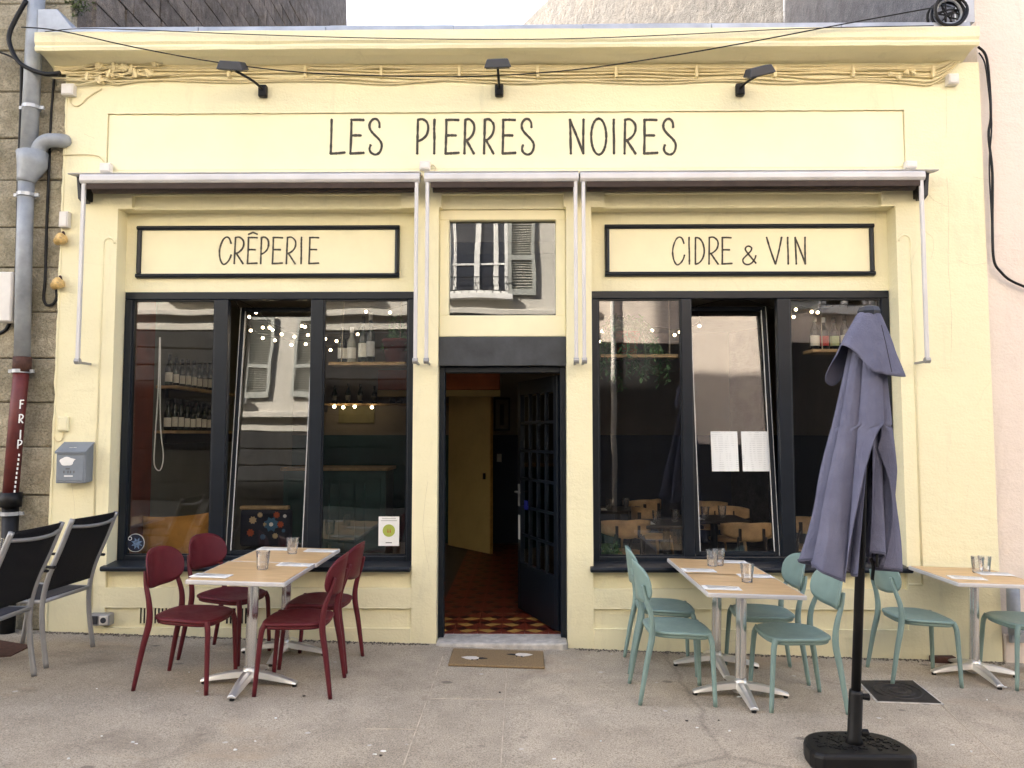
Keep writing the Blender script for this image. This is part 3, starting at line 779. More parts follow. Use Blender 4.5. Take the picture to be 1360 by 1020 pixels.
# ---------------------------------------------------------------- across the street, seen mirrored in the panes
YO = -10.0
A = empty('shuttered_house', (-3, YO, 0), 'pale rendered house with louvred shutters across the street', 'building')
build('wall', MB().box(-9, 1.62, YO - 6, YO, 3.9, 8.6), 'opp_wall', A)
build('ground_floor', MB().box(-9, 1.62, YO - 6, YO + .06, -.5, 3.86), 'opp_stone', A)
build('string_course', MB().box(-9, 1.62, YO + .002, YO + .14, 4.16, 4.30), 'opp_wall', A, bevel=.02)
build('eaves', MB().box(-9.1, 1.62, YO + .002, YO + .35, 8.3, 8.6), 'opp_frame', A, bevel=.02)
build('roof', MB().prism([(YO - 6, 8.58), (YO - 2.5, 11.2), (YO + .45, 8.62)], -9.1, 1.62, 'x'), 'slate', A)
for i in range(11):                              # stone courses of the ground floor
    build('stone_course', MB().box(-9, 1.62, YO + .062, YO + .085, -.1 + i * .36, .23 + i * .36), 'opp_stone', A, bevel=.01)
def opp_window(wx, wz_, ww=1.12, wh=1.95, parent=A, sh=True):
    wn_ = empty('window', (wx, YO, wz_)); wn_.parent = parent; ORIGIN[wn_.name] = Vector((wx, YO, wz_)) ; wn_.location = Vector((wx, YO, wz_)) - ORIGIN[parent.name]
    fr = MB(); a, b = wx - ww / 2, wx + ww / 2; z0, z1 = wz_, wz_ + wh
    build('recess', MB().box(a, b, YO + .003, YO + .02, z0, z1), 'opp_dark', wn_)
    for (p, q, r, s) in ((a, a + .07, z0, z1), (b - .07, b, z0, z1), (wx - .06, wx + .06, z0 + .07, z1 - .07), (a + .07, b - .07, z0, z0 + .07), (a + .07, b - .07, z1 - .07, z1)):
        fr.box(p, q, YO + .021, YO + .07, r, s)
    for s in (-1, 1): fr.box(min(wx + s * .06, wx + s * (ww / 2 - .07)), max(wx + s * .06, wx + s * (ww / 2 - .07)), YO + .022, YO + .05, z0 + .62, z0 + .66)
    build('frame', fr, 'opp_frame', wn_)
    for s in (-1, 1):
        cu = MB(); rows = []
        for k in range(9):
            x = (a + .07 + k * .016) if s < 0 else (wx + .06 + .30 + k * .013)
            rows.append([(x, YO + .026 + .012 * (k % 2), zz) for zz in (z0 + .1, z1 - .08)])
        cu.grid(rows); build('curtain', cu, 'curtain', wn_, solid=.002)
    build('sill', MB().box(a - .1, b + .1, YO + .004, YO + .2, z0 - .13, z0 - .003), 'opp_frame', wn_, bevel=.01)
    ir = MB(); ir.tube([(a, YO + .17, z0 + .34), (b, YO + .17, z0 + .34)], .012, 6); ir.tube([(a, YO + .17, z0 + .06), (b, YO + .17, z0 + .06)], .01, 6)
    for k in range(9):
        x = a + (b - a) * k / 8; ir.tube([(x, YO + .17, z0 - .002), (x + .03, YO + .17, z0 + .12), (x - .03, YO + .17, z0 + .22), (x, YO + .17, z0 + .34)], .007, 5)
    build('guard_rail', ir, 'iron', wn_)
    if sh:
        for s in (-1, 1):
            x0 = b + .01 if s > 0 else a - .01 - .58; x1 = x0 + .58
            shu = MB()
            for (p, q, r, t_) in ((x0, x0 + .07, z0, z1), (x1 - .07, x1, z0, z1), (x0 + .07, x1 - .07, z0, z0 + .13), (x0 + .07, x1 - .07, z1 - .1, z1), (x0 + .07, x1 - .07, z0 + .72, z0 + .82)):
                shu.box(p, q, YO + .03, YO + .075, r, t_)
            so_ = build('shutter', shu, 'shutter_grey', wn_)
            for (lo, hi) in ((z0 + .14, z0 + .71), (z0 + .83, z1 - .11)):
                k = 0; zz = lo
                while zz < hi - .03:
                    sl_ = MB(); Mx = Matrix.Translation(((x0 + x1) / 2, YO + .05, zz + .02)) @ Matrix.Rotation(R(35), 4, 'X')
                    sl_.box(-.215, .215, -.024, .024, -.004, .004, Mx); build('slat', sl_, 'shutter_grey', so_); zz += .055
for wx in (-.94, -3.9, -6.9): opp_window(wx, 4.62, 1.32)
B = empty('pink_street_house', (5, YO, 0), 'pink rendered house with white downpipe across the street', 'building')
build('wall', MB().box(1.64, 11, YO - 6, YO + .02, 3.6, 10.5), 'pink_render', B)
build('ground_floor', MB().box(1.64, 11, YO - 6, YO + .05, -.5, 3.58), 'opp_stone', B)
build('roof', MB().prism([(YO - 6, 10.48), (YO - 2.5, 12.6), (YO + .4, 10.52)], 1.64, 11, 'x'), 'slate', B)
build('downpipe', MB().tube([(1.95, YO + .12, 0), (1.95, YO + .12, 10.3)], .055, 10), 'white_plastic', B, smooth=True)
for wx in (6.9, 9.4): opp_window(wx, 4.3, parent=B, sh=True)
plain_house('corner_house', 11.02, 24, YO - 6, YO, 9.5, 'opp_wall', 'rendered corner house beside the pink street house', 1, [(x, z, 1.1, 1.8) for x in (13, 16.5, 20) for z in (1, 4.4)])
plain_house('end_house', -24, -9.02, YO - 6, YO, 9.5, 'opp_wall', 'rendered end house beside the shuttered house', 1, [(x, z, 1.1, 1.8) for x in (-12, -15.5, -19) for z in (1, 4.4)])

# ================================================================ ON THE FACADE
# ---------------------------------------------------------------- three awnings, rolled in
def awning(ax, bx, label, capl, capr):
    YA = -.19
    x0, x1 = FX(ax, 235, YA), FX(bx, 235, YA); zt, zb_ = FZ(229, Y=YA), FZ(240, Y=YA)
    e = empty('awning', ((x0 + x1) / 2, -.1, zb_), label, 'awning', None)
    hood = MB().prism([(-.001, zt + .05), (-.001, zt + .03), (YA, zt - .002), (YA - .012, zt + .008)], x0 - (.10 if capl else 0), x1 + (.11 if capr else 0), 'x')
    build('hood', hood, 'alu', e, bevel=.002)
    build('front_bar', MB().prism([(YA - .012, zt - .004), (YA - .02, zt - .02), (YA - .022, zb_ + .012), (YA - .008, zb_ - .008), (YA + .04, zb_ - .008), (YA + .04, zt - .012)], x0, x1, 'x'), 'alu', e, bevel=.004, seg=2)
    rz = zb_ - .012; ry = -.105
    build('fabric_roll', MB().tube([(x0 + .06, ry, rz), (x1 - .04, ry, rz)], .050, 16), 'brown_fabric', e, smooth=True)
    build('valance', MB().box(x0 + .05, x1 - .03, YA - .004, YA + .004, zb_ - .052, zb_ - .01), 'brown_fabric', e)
    for cpl, xx, s in ((capl, x0, -1), (capr, x1, 1)):
        if cpl:
            pl = [(-.001, zt + .028), (YA + .01, zt - .004), (YA + .02, zt - .06), (-.10, zb_ - .10), (-.05, zb_ - .115), (-.001, zb_ - .10)]
            build('end_cap', MB().prism(pl, xx + s * .003, xx + s * .022, 'x'), 'black_plastic', e)
            pl2 = [(-.001, zt + .026), (-.10, zt + .016), (-.07, zb_ - .09), (-.001, zb_ - .115)]
            build('end_bracket', MB().prism(pl2, xx + s * .023, xx + s * .085, 'x'), 'lamp_grey', e)
    for sx in (x0 + .025, x1 - .025):
        zj = FZ(478, Y=YA)
        build('drop_arm', MB().box(sx - .014, sx + .014, YA - .006, YA + .022, zj, zb_ - .006), 'alu', e, bevel=.004)
        jt = MB(); jt.tube([(sx - .02, YA + .008, zj - .005), (sx + .02, YA + .008, zj - .005)], .024, 12); jt.box(sx - .010, sx + .010, YA + .012, -.002, zj - .022, zj - .004)
        build('arm_joint', jt, 'grey_metal', e, bevel=.003)
    return e
awning(107, 557.5, 'long rolled-in awning with brown fabric above the CRÊPERIE window', True, False)
awning(563.5, 768.5, 'short rolled-in awning with brown fabric above the doorway', False, False)
awning(770.5, 1228, 'long rolled-in awning with brown fabric above the CIDRE & VIN window', False, True)
def small_box(name, px, py, w_, h_, d_, mat, label, cat, Y=0.0, wire=None, bev=.006):
    c = F(px, py, Y - d_); e = empty(name, (c.x, Y, c.z), label, cat)
    build('housing', MB().box(c.x - w_ / 2, c.x + w_ / 2, Y - d_, Y - .001, c.z - h_ / 2, c.z + h_ / 2), mat, e, bevel=bev, seg=2)
    build('cover', MB().box(c.x - w_ / 2 + .008, c.x + w_ / 2 - .008, Y - d_ - .006, Y - d_ - .0005, c.z - h_ / 2 + .008, c.z + h_ / 2 - .008), mat, e, bevel=.003)
    if wire:
        build('lead', MB().tube(smooth_path([F(a, b, Y - .008) for a, b in wire], 5), .0045, 6), 'cream_cable', e, smooth=True)
    return e
small_box('motor_box', 139, 222, .09, .075, .05, 'white_plastic', 'small white motor box on the awning hood end beside the drainpipe', 'box', wire=[(138, 215), (130, 207), (110, 205), (82, 206)])
small_box('motor_box', 564, 219, .085, .07, .05, 'white_plastic', 'small white motor box on the awning hood below the letters LES PIERRES', 'box', wire=[(572, 222), (575, 219), (579, 223), (577, 228)])
small_box('motor_box', 1211, 218, .09, .06, .05, 'white_plastic', 'small white motor box on the awning hood end beside the pink house', 'box')
small_box('junction_box', 89, 118, .10, .095, .055, 'white_plastic', 'square white junction box under the tangle of cream cables', 'junction box', wire=[(92, 128), (95, 138), (105, 140), (118, 128), (135, 118)])
small_box('junction_box', 1267, 104, .085, .085, .06, 'white_plastic', 'small white junction box where the cream cables reach the pink house', 'junction box', wire=[(1258, 105), (1246, 110), (1238, 104), (1232, 99)])
small_box('doorbell_box', 83, 563, .085, .115, .03, 'cream_paint', 'cream painted bell box above the grey mailbox', 'box', wire=[(84, 574), (82, 584), (75, 586), (72, 580)])
small_box('meter_box', 4, 394, .14, .40, .10, 'white_plastic', 'tall cream meter box on the stone house wall', 'meter box', bev=.012)

# ---------------------------------------------------------------- flood lights
def flood(mx, my, hx_, hy_, rot, label, yh=-.34):
    m0 = F(mx, my, -.03); h0 = F(hx_, hy_, yh)
    e = empty('flood_light', (m0.x, 0, m0.z), label, 'lamp')
    build('wall_mount', MB().box(m0.x - .035, m0.x + .035, -.05, -.001, m0.z - .05, m0.z + .05), 'black_plastic', e, bevel=.012, seg=2)
    build('arm', MB().tube(smooth_path([(m0.x, -.045, m0.z + .01), (m0.x * .75 + h0.x * .25, -.16, m0.z * .6 + h0.z * .4), (h0.x, yh + .05, h0.z - .01)], 4), .010, 8), 'black_plastic', e, smooth=True)
    Mx = Matrix.Translation(h0) @ Matrix.Rotation(R(rot), 4, 'Y') @ Matrix.Rotation(R(24), 4, 'X')
    hd = MB(); hd.add([Mx @ Vector(v) for v in [(-.105, -.075, -.03), (.105, -.075, -.03), (.105, .075, -.02), (-.105, .075, -.02), (-.08, -.06, .035), (.08, -.06, .035), (.08, .06, .035), (-.08, .06, .035)]],
                      [(0, 1, 2, 3), (7, 6, 5, 4), (0, 4, 5, 1), (1, 5, 6, 2), (2, 6, 7, 3), (3, 7, 4, 0)])
    build('head', hd, 'lamp_grey', e, bevel=.008, seg=2)
    build('lens', MB().box(-.09, .09, -.06, .06, -.034, -.03, Mx), 'frame_paint', e)
flood(349, 121, 309, 88, 4, 'black flood light leaning towards the drainpipe end of the cornice')
flood(663, 120, 661, 85, -2, 'black flood light straight above the letters PIERRES')
flood(983, 119, 1008, 95, -14, 'black flood light leaning towards the pink house')

# ---------------------------------------------------------------- cream cables along the frieze
cb = empty('cable_bundle', F(690, 98, 0), 'bundle of cream painted cables clipped along under the cornice', 'cables')
for k, (py, r) in enumerate([(88, .012), (90.5, .013), (93.5, .012), (97.5, .009), (102, .008), (106.5, .008), (109, .007)]):
    pts = []; nn = 46
    for i in range(nn + 1):
        px = 72 + (1290 - 72) * i / nn
        wob = 2.6 * noise.noise((i * .33, k * 3.1, 0)) + (1.6 * math.sin(i * .9 + k) if k > 3 else 0)
        base = py
        if px > 1235: base = py + (62 - py) * ((px - 1235) / 55) ** 1.5
        if px < 130 and k > 3: base = py - 2 - (130 - px) * .10 * (k - 3)
        if px < 190: wob += 5 * noise.noise((px * .05, k * 7, 2))
        yy = -.012 - .006 * (k % 2) - .008 * abs(noise.noise((i * .4, k, 5)))
        pts.append(F(px, base + wob, yy))
    build('cable', MB().tube(smooth_path(pts, 3), r, 6), 'cream_cable', cb, smooth=True)
for px in (304, 405, 506, 610, 714, 818, 925, 1029, 1133, 1239):
    c = F(px, 95, -.03); build('clip', MB().box(c.x - .012, c.x + .012, -.045, -.001, c.z - .05, c.z + .045), 'cream_cable', cb, bevel=.004)
for (px, py) in ((133, 88), (153, 90), (167, 91), (118, 103), (133, 107), (147, 99), (182, 99), (199, 98), (207, 85), (176, 93), (1182, 99), (1203, 97), (1193, 104), (1212, 97)):
    c = F(px, py, -.03); s = .034 if px < 300 else .02
    Mx = Matrix.Translation(c) @ Matrix.Rotation(random.uniform(-.8, .8), 4, 'Y') @ Matrix.Rotation(random.uniform(-.3, .3), 4, 'Z')
    b0 = MB().box(-s, s, -.02, .028, -s * .62, s * .62, Mx); b0.box(-s * .4, s * .4, -.03, -.019, -s * 1.05, s * 1.05, Mx)
    build('connector', b0, 'cream_cable', cb, bevel=.005)
    if px < 300:
        for q in range(2):
            a = F(px - random.uniform(25, 50), py + random.uniform(-4, 10), -.015); b = F(px + random.uniform(15, 40), py + random.uniform(-8, 8), -.015)
            build('cable', MB().tube(smooth_path([a, c + Vector((-.03, -.02, random.uniform(-.02, .02))), c + Vector((.03, -.02, random.uniform(-.02, .02))), b], 4), .006, 6), 'cream_cable', cb, smooth=True)
def black_wire(pix, Y, r, label, name='black_wire'):
    pts = smooth_path([F(a, b, Y if not isinstance(Y, list) else Y[i]) for i, (a, b) in enumerate(pix)], 6)
    return build(name, MB().tube(pts, r, 6), 'black_plastic', smooth=True, label=label, cat='wire')
black_wire([(28, 36), (80, 41), (180, 63), (290, 83), (400, 96), (520, 101), (640, 101), (760, 93), (880, 76), (1000, 55), (1120, 32), (1240, 10)], -.30, .0048, 'long black wire sagging across the cornice and cables', 'hanging_wire')
black_wire([(60, 42), (130, 38), (340, 46), (520, 51), (720, 52), (900, 46), (1060, 38), (1240, 34)], -.28, .0035, 'thin black wire along the front of the cornice', 'hanging_wire')
# coil of black cable on the roof corner
cc = F(1258, 19, -.17); e = empty('cable_coil', (cc.x, -.17, cc.z - .13), 'coil of black cable with pale bands on the roof corner', 'cable')
for k in range(7):
    rr = .125 - .012 * (k % 3) ; yy = -.17 + .02 * (k - 3)
    pts = [(cc.x + (rr + .006 * math.sin(3 * a + k)) * math.cos(a), yy + .01 * math.sin(2 * a + k), cc.z + rr * math.sin(a)) for a in [2 * math.pi * i / 24 for i in range(25)]]
    build('loop', MB().tube(pts, .011, 6, cap=False), 'black_plastic' if k not in (2, 5) else 'pipe_grey', e, smooth=True)
for k in range(9):
    a = random.uniform(0, 6.28); b = a + random.uniform(1.8, 3.4)
    build('strand', MB().tube(smooth_path([(cc.x + .10 * math.cos(a), -.16, cc.z + .10 * math.sin(a)), (cc.x + random.uniform(-.03, .03), -.19, cc.z + random.uniform(-.03, .03)), (cc.x + .10 * math.cos(b), -.16, cc.z + .10 * math.sin(b))], 4), .006, 5), 'black_plastic', e, smooth=True)
build('post', MB().box(F(1284, 10, -.05).x - .04, F(1284, 10, -.05).x + .03, -.1, .05, zc + .09, zc + .6), 'zinc', e)
# cables on the pink house
black_wire([(1299, 62), (1311, 80), (1316, 150), (1313, 180), (1318, 230), (1318, 300), (1320, 345), (1330, 362), (1345, 374), (1375, 386)], -.012, .010, 'black cable running down the edge of the pink house', 'wall_cable')
black_wire([(1300, 70), (1308, 84), (1313, 120), (1317, 165), (1314, 220), (1317, 290), (1318, 335)], -.02, .006, 'thin black cable twisted beside the thicker one on the pink house', 'wall_cable')
# ---------------------------------------------------------------- old insulators
def insulator(px, py, label):
    c = F(px, py, -.05); e = empty('insulator', (c.x, 0, c.z), label, 'insulator')
    build('bracket', MB().tube(smooth_path([(c.x - .03, .02, c.z + .07), (c.x + .02, -.04, c.z + .06), (c.x + .03, -.05, c.z), (c.x - .03, -.05, c.z - .02)], 4), .008, 6), 'rust', e, smooth=True)
    Mx = Matrix.Translation(c) @ Matrix.Rotation(R(70), 4, 'Y') @ Matrix.Rotation(R(25), 4, 'X')
    build('cup', MB().lathe([(.018, -.05), (.032, -.045), (.034, -.01), (.045, .0), (.047, .03), (.025, .045)], (0, 0, 0), 14, Mx), 'old_ceramic', e, smooth=True)
insulator(80, 318, 'chipped ochre insulator below the white box on the shop edge')
insulator(76, 377, 'chipped ochre insulator low on the shop edge beside the cable loop')
small_box('fuse_box', 84, 291, .075, .13, .05, 'white_plastic', 'old white fuse box above the ochre insulators', 'box')
black_wire([(66, 200), (62, 300), (60, 370), (58, 395), (62, 405), (70, 404), (75, 396), (75, 384)], .0, .011, 'dark cable hanging in a loop beside the ochre insulators', 'wall_cable')
black_wire([(35, 0), (14, 40), (14, 62), (28, 85), (58, 98), (80, 97)], -.13, .018, 'thick black cable crossing the grey drainpipe towards the cream cables', 'wall_cable')
black_wire([(29, 85), (28, 150), (25, 230), (23, 330), (19, 400), (10, 435), (-6, 445)], .005, .014, 'thick black cable running down behind the grey drainpipe', 'wall_cable')
black_wire([(-5, 68), (12, 74), (28, 84)], -.06, .008, 'short black wire joining the cables above the drainpipe branch', 'wall_cable')
black_wire([(72, 105), (68, 150), (66, 200)], .01, .009, 'thin dark cable in the gap left of the cream wall', 'wall_cable')

# ---------------------------------------------------------------- drainpipe
YP = -.07
dp = empty('drainpipe', (F(10, 690, YP).x, YP, G(-4)), 'grey drainpipe with a side branch, its lower length painted dark red', 'drainpipe')
build('upper_pipe', MB().tube([F(49, -8, YP), F(45, 60, YP), F(38, 205, YP)], .062, 14), 'pipe_grey', dp, smooth=True)
build('branch_body', MB().tube([F(43, 203, YP), F(43, 218, YP), F(35, 238, YP), F(34.5, 242, YP)], [.115, .11, .068, .066], 14), 'pipe_grey', dp, smooth=True)
build('branch_arm', MB().tube(smooth_path([F(49, 206, YP), F(53, 194, YP), F(63, 187, YP), F(78, 186.5, YP + .02), F(88, 188, YP + .08)], 5), .055, 12), 'pipe_grey', dp, smooth=True)
build('middle_pipe', MB().tube([F(35, 236, YP), F(32, 340, YP), F(29.5, 476, YP)], .058, 14), 'pipe_grey', dp, smooth=True)
rp = build('red_pipe', MB().tube([F(29, 488, YP), F(22, 560, YP), F(14, 656, YP)], .056, 14), 'pipe_red', dp, smooth=True)
build('socket', MB().tube([F(30, 474, YP), F(29, 494, YP)], .066, 14), 'rust', dp, smooth=True)
build('foot_socket', MB().tube([F(15, 654, YP), F(14, 673, YP)], .078, 14), 'black_plastic', dp, smooth=True)
build('foot_pipe', MB().tube([F(14, 672, YP), F(12, 760, YP), (F(12, 760, YP).x, YP, -.1)], .058, 14), 'black_plastic', dp, smooth=True)
for (px, py) in ((42, 143), (35, 259), (28, 493), (14, 682)):
    c = F(px, py, YP); cl = MB().tube([c + Vector((0, 0, -.014)), c + Vector((0, 0, .014))], .069, 14)
    cl.box(c.x - .10, c.x + .10, YP - .006, YP + .012, c.z - .013, c.z + .013); cl.box(c.x - .012, c.x + .012, YP + .05, .03, c.z - .01, c.z + .01)
    build('pipe_clamp', cl, 'zinc', dp)
for ch, px, py in (('F', 29.5, 537), ('R', 28.2, 556), ('I', 27.5, 577), ('P', 26.5, 590)):
    c = F(px, py, YP - .055)
    letter(ch, c.x - (.014 if ch != 'I' else .0), c.x + (.016 if ch != 'I' else .001), c.z - .032, c.z + .032, YP - .057, .009, rp, 'white_paint', .003)
for k in range(9):
    c = F(25.5 - k * .75, 604 + k * 6, YP - .055); build('tick', MB().box(c.x - .004, c.x + .005, YP - .060, YP - .052, c.z - .012, c.z + .008), 'white_paint', rp)
c = F(1332, 808, -.05)
build('gas_pipe', MB().tube([F(1345, 775, -.06), F(1347, 830, -.06), F(1348, 842, -.06)], .045, 12), 'pipe_grey', smooth=True, label='short grey pipe stub low on the pink house wall', cat='pipe')
small_box('wall_hatch', 1352, 845, .12, .10, .02, 'pipe_grey', 'small metal hatch on the pink house plinth', 'hatch', Y=-.012, bev=.003)

# ---------------------------------------------------------------- mailbox
a0, a1 = F(75, 600, -.11), F(113, 642, -.11)
mx = empty('mailbox', ((a0.x + a1.x) / 2, 0, a1.z), 'small grey metal mailbox with a white cloud sticker on the cream wall', 'mailbox')
w0, w1, zz0, zz1 = a0.x, a1.x, a1.z, a0.z
build('body', MB().prism([(-.001, zz0 + .01), (-.11, zz0), (-.112, zz1 - .01), (-.001, zz1 + .065)], w0, w1, 'x'), 'mailbox_grey', mx, bevel=.008, seg=2)
build('lid', MB().prism([(-.004, zz1 + .076), (-.004, zz1 + .068), (-.118, zz1 - .005), (-.122, zz1 - .016), (-.124, zz1 + .004)], w0 - .006, w1 + .006, 'x'), 'mailbox_grey', mx, bevel=.002)
build('door_panel', MB().box(w0 + .014, w1 - .014, -.116, -.1095, zz0 + .02, zz1 - .03), 'mailbox_grey', mx, bevel=.003)
cl = MB()
cpts = []
for i in range(26):
    a = 2 * math.pi * i / 26; r_ = 1 + .16 * abs(math.sin(a * 2.5 + .6)) - .1
    cpts.append(((w0 + w1) / 2 - .028 + .055 * r_ * math.cos(a) + (.018 if i == 2 else 0), (zz0 + zz1) / 2 + .048 + .034 * r_ * math.sin(a)))
build('sticker', cl.prism(cpts, -.119, -.1155, 'y'), 'white_paint', mx)
build('name_strip', MB().box((w0 + w1) / 2 - .045, (w0 + w1) / 2 + .022, -.1185, -.1155, zz0 + .052, zz0 + .062), 'white_paint', mx)
for dx in (-.052, -.02, .0, .026): build('scratch_mark', MB().box((w0 + w1) / 2 + dx, (w0 + w1) / 2 + dx + .007, -.118, -.1155, zz0 + .078, zz0 + .098), 'ink', mx)
build('scratch_mark', MB().box((w0 + w1) / 2 - .035, (w0 + w1) / 2 - .005, -.118, -.1155, zz0 + .108, zz0 + .118), 'ink', mx)
for dx in (-.03, .0): build('top_sticker', MB().box((w0 + w1) / 2 + dx, (w0 + w1) / 2 + dx + .02, -.085, -.045, zz1 + .030, zz1 + .034, ), 'white_paint', mx)
# ---------------------------------------------------------------- socket and vents low on the wall
c = F(137, 821, .005); sk = empty('outdoor_socket', (c.x, 0, c.z), 'grey outdoor socket box low on the cream wall', 'socket')
yb = -.004
build('housing', MB().box(c.x - .085, c.x + .085, -.06, .016, c.z - .045, c.z + .045), 'grey_metal', sk, bevel=.01, seg=2)
build('switch_plate', MB().box(c.x - .07, c.x - .008, -.067, -.059, c.z - .032, c.z + .032), 'lamp_grey', sk, bevel=.003)
build('socket_plate', MB().box(c.x + .006, c.x + .072, -.067, -.059, c.z - .034, c.z + .034), 'white_plastic', sk, bevel=.003)
build('socket_hole', MB().lathe([(.022, -.002), (.022, .004)], (0, 0, 0), 14, Matrix.Translation((c.x + .04, -.068, c.z)) @ Matrix.Rotation(R(90), 4, 'X')), 'lamp_grey', sk)
def vent(ax, bx, ay, by, label):
    x0, x1 = FX(ax, 815, .016), FX(bx, 815, .016); z0, z1 = FZ(by, Y=.016), FZ(ay, Y=.016)
    e = empty('wall_vent', ((x0 + x1) / 2, 0, z0), label, 'vent')
    build('backing', MB().box(x0, x1, .008, .0145, z0, z1), 'black_plastic', e)
    nb = max(4, int((x1 - x0) / .027))
    for i in range(nb + 1):
        x = x0 + (x1 - x0) * i / nb; build('bar', MB().box(x - .006, x + .006, -.002, .0075, z0, z1), 'cream_smooth', e)
vent(186, 262, 808, 829, 'slotted vent in the plinth behind the red chairs')
vent(300, 340, 808, 829, 'short slotted vent in the plinth under the red chairs tables')
vent(982, 1030, 811, 822, 'slotted vent in the plinth behind the green chairs')

# ================================================================ ON THE PAVEMENT
# ---------------------------------------------------------------- moulded café chair, facing +X
def make_chair(mat):
    e = empty('cafe_chair', (0, 0, 0))
    zs_ = .445
    # seat: rounded shield, dished
    def seat_pt(u, a):
        c_, s_ = math.cos(a), math.sin(a); p = 2.0 / 3.4
        x = math.copysign(abs(c_) ** p, c_) * .205; y = math.copysign(abs(s_) ** p, s_) * .212
        y *= 1 + .06 * (x / .2)
        return x * u, y * u
    n_ = 36; rows = []
    for (u, dz) in ((.02, -.014), (.35, -.013), (.65, -.008), (.86, -.002), (.96, .0005), (1.0, -.004), (1.0, -.016), (.95, -.022), (.6, -.028), (.02, -.032)):
        row = []
        for k in range(n_):
            a = 2 * math.pi * k / n_; x, y = seat_pt(u, a)
            row.append((x, y, zs_ + dz - (.012 * max(0, x / .2) ** 2 if u > .3 else 0)))
        rows.append(row)
    mb = MB().grid(rows, loop=True)
    build('seat', mb, mat, e, smooth=True, local=True)
    ap = MB()
    rim = [seat_pt(.90, 2 * math.pi * k / 28) for k in range(29)]
    ap.tube([(x, y, zs_ - .030 - .012 * max(0, x / .2) ** 2) for x, y in rim], .0125, 8, cap=False)
    build('apron', ap, mat, e, smooth=True, local=True)
    for s in (-1, 1):
        pts = smooth_path([(.165, s * .165, zs_ - .022), (.183, s * .178, zs_ - .06), (.192, s * .186, .25), (.205, s * .198, .0)], 4)
        build('leg', MB().tube(pts, [.024, .021, .0185, .0175] + [.0172 - .004 * i / (len(pts) - 5) for i in range(len(pts) - 4)], 10), mat, e, smooth=True, local=True)
        pts = smooth_path([(-.262, s * .205, 0), (-.222, s * .197, .25), (-.192, s * .190, zs_ - .035), (-.198, s * .192, .53), (-.232, s * .180, .64), (-.252, s * .165, .72)], 5)
        k = len(pts); rr = []
        for i in range(k):
            t = i / (k - 1); rr.append(.0125 + .0075 * math.sin(min(1, t / .42) * math.pi / 2) if t < .42 else .020 - .009 * (t - .42) / .58)
        build('leg', MB().tube(pts, rr, 10), mat, e, smooth=True, local=True)
    # oval back shell
    rows = []; nu, nv = 22, 9
    def back_pt(u, v, off):
        # u across -1..1, v up -1..1 mapped on an oval
        hw = .216; hh = .123
        y = u * hw; lim = (1 - abs(u) ** 3.0) ** (1 / 2.4) if abs(u) < 1 else 0
        z = .724 + v * hh * lim - .012 * u * u
        x = -.268 + .060 * (u * u) - .16 * (z - .728) * .9 + off
        return (x, y, z)
    outer = []
    for i in range(nu + 1):
        u = -math.cos(math.pi * i / nu) * .9985
        outer.append([back_pt(u, -1 + 2 * j / nv, 0) for j in range(nv + 1)])
    mb = MB().grid(outer)
    build('backrest', mb, mat, e, smooth=True, local=True, solid=.011, subsurf=0)
    return e
def put(proto, used, x, d, rz, label, group, cat='chair', z=None):
    o = proto if not used else copy_tree(proto)
    used.append(o); place(o, x, d - 6.07, z, R(rz)); tag(o, label, cat, group); return o
red = make_chair('red_chair'); ru = []
RG, GG = 'dark red café chairs', 'sage green café chairs'
put(red, ru, -2.11, 4.99, -5, 'dark red plastic café chair at the street-side table on the mailbox side', RG)
put(red, ru, -2.10, 5.60, -13, 'dark red plastic café chair beside the ochre cushion, against the wall', RG)
put(red, ru, -1.43, 4.98, 181, 'dark red plastic café chair at the street-side table on the doorway side', RG)
put(red, ru, -1.43, 5.50, 176, 'dark red plastic café chair by the wall on the doorway side', RG)
grn = make_chair('green_chair'); gu = []
put(grn, gu, .985, 5.06, 1, 'sage green plastic café chair at the street-side table on the doorway side', GG)
put(grn, gu, 1.02, 5.66, -3, 'sage green plastic café chair by the wall on the doorway side', GG)
put(grn, gu, 1.71, 5.00, 182, 'sage green plastic café chair at the street-side table next to the parasol', GG)
put(grn, gu, 1.69, 5.56, 178, 'sage green plastic café chair by the wall behind the parasol side of the table', GG)
put(grn, gu, 2.80, 5.60, -2, 'sage green plastic café chair standing with a leg on the iron drain cover', GG)
put(grn, gu, 3.55, 5.58, 183, 'sage green plastic café chair before the pink house', GG)

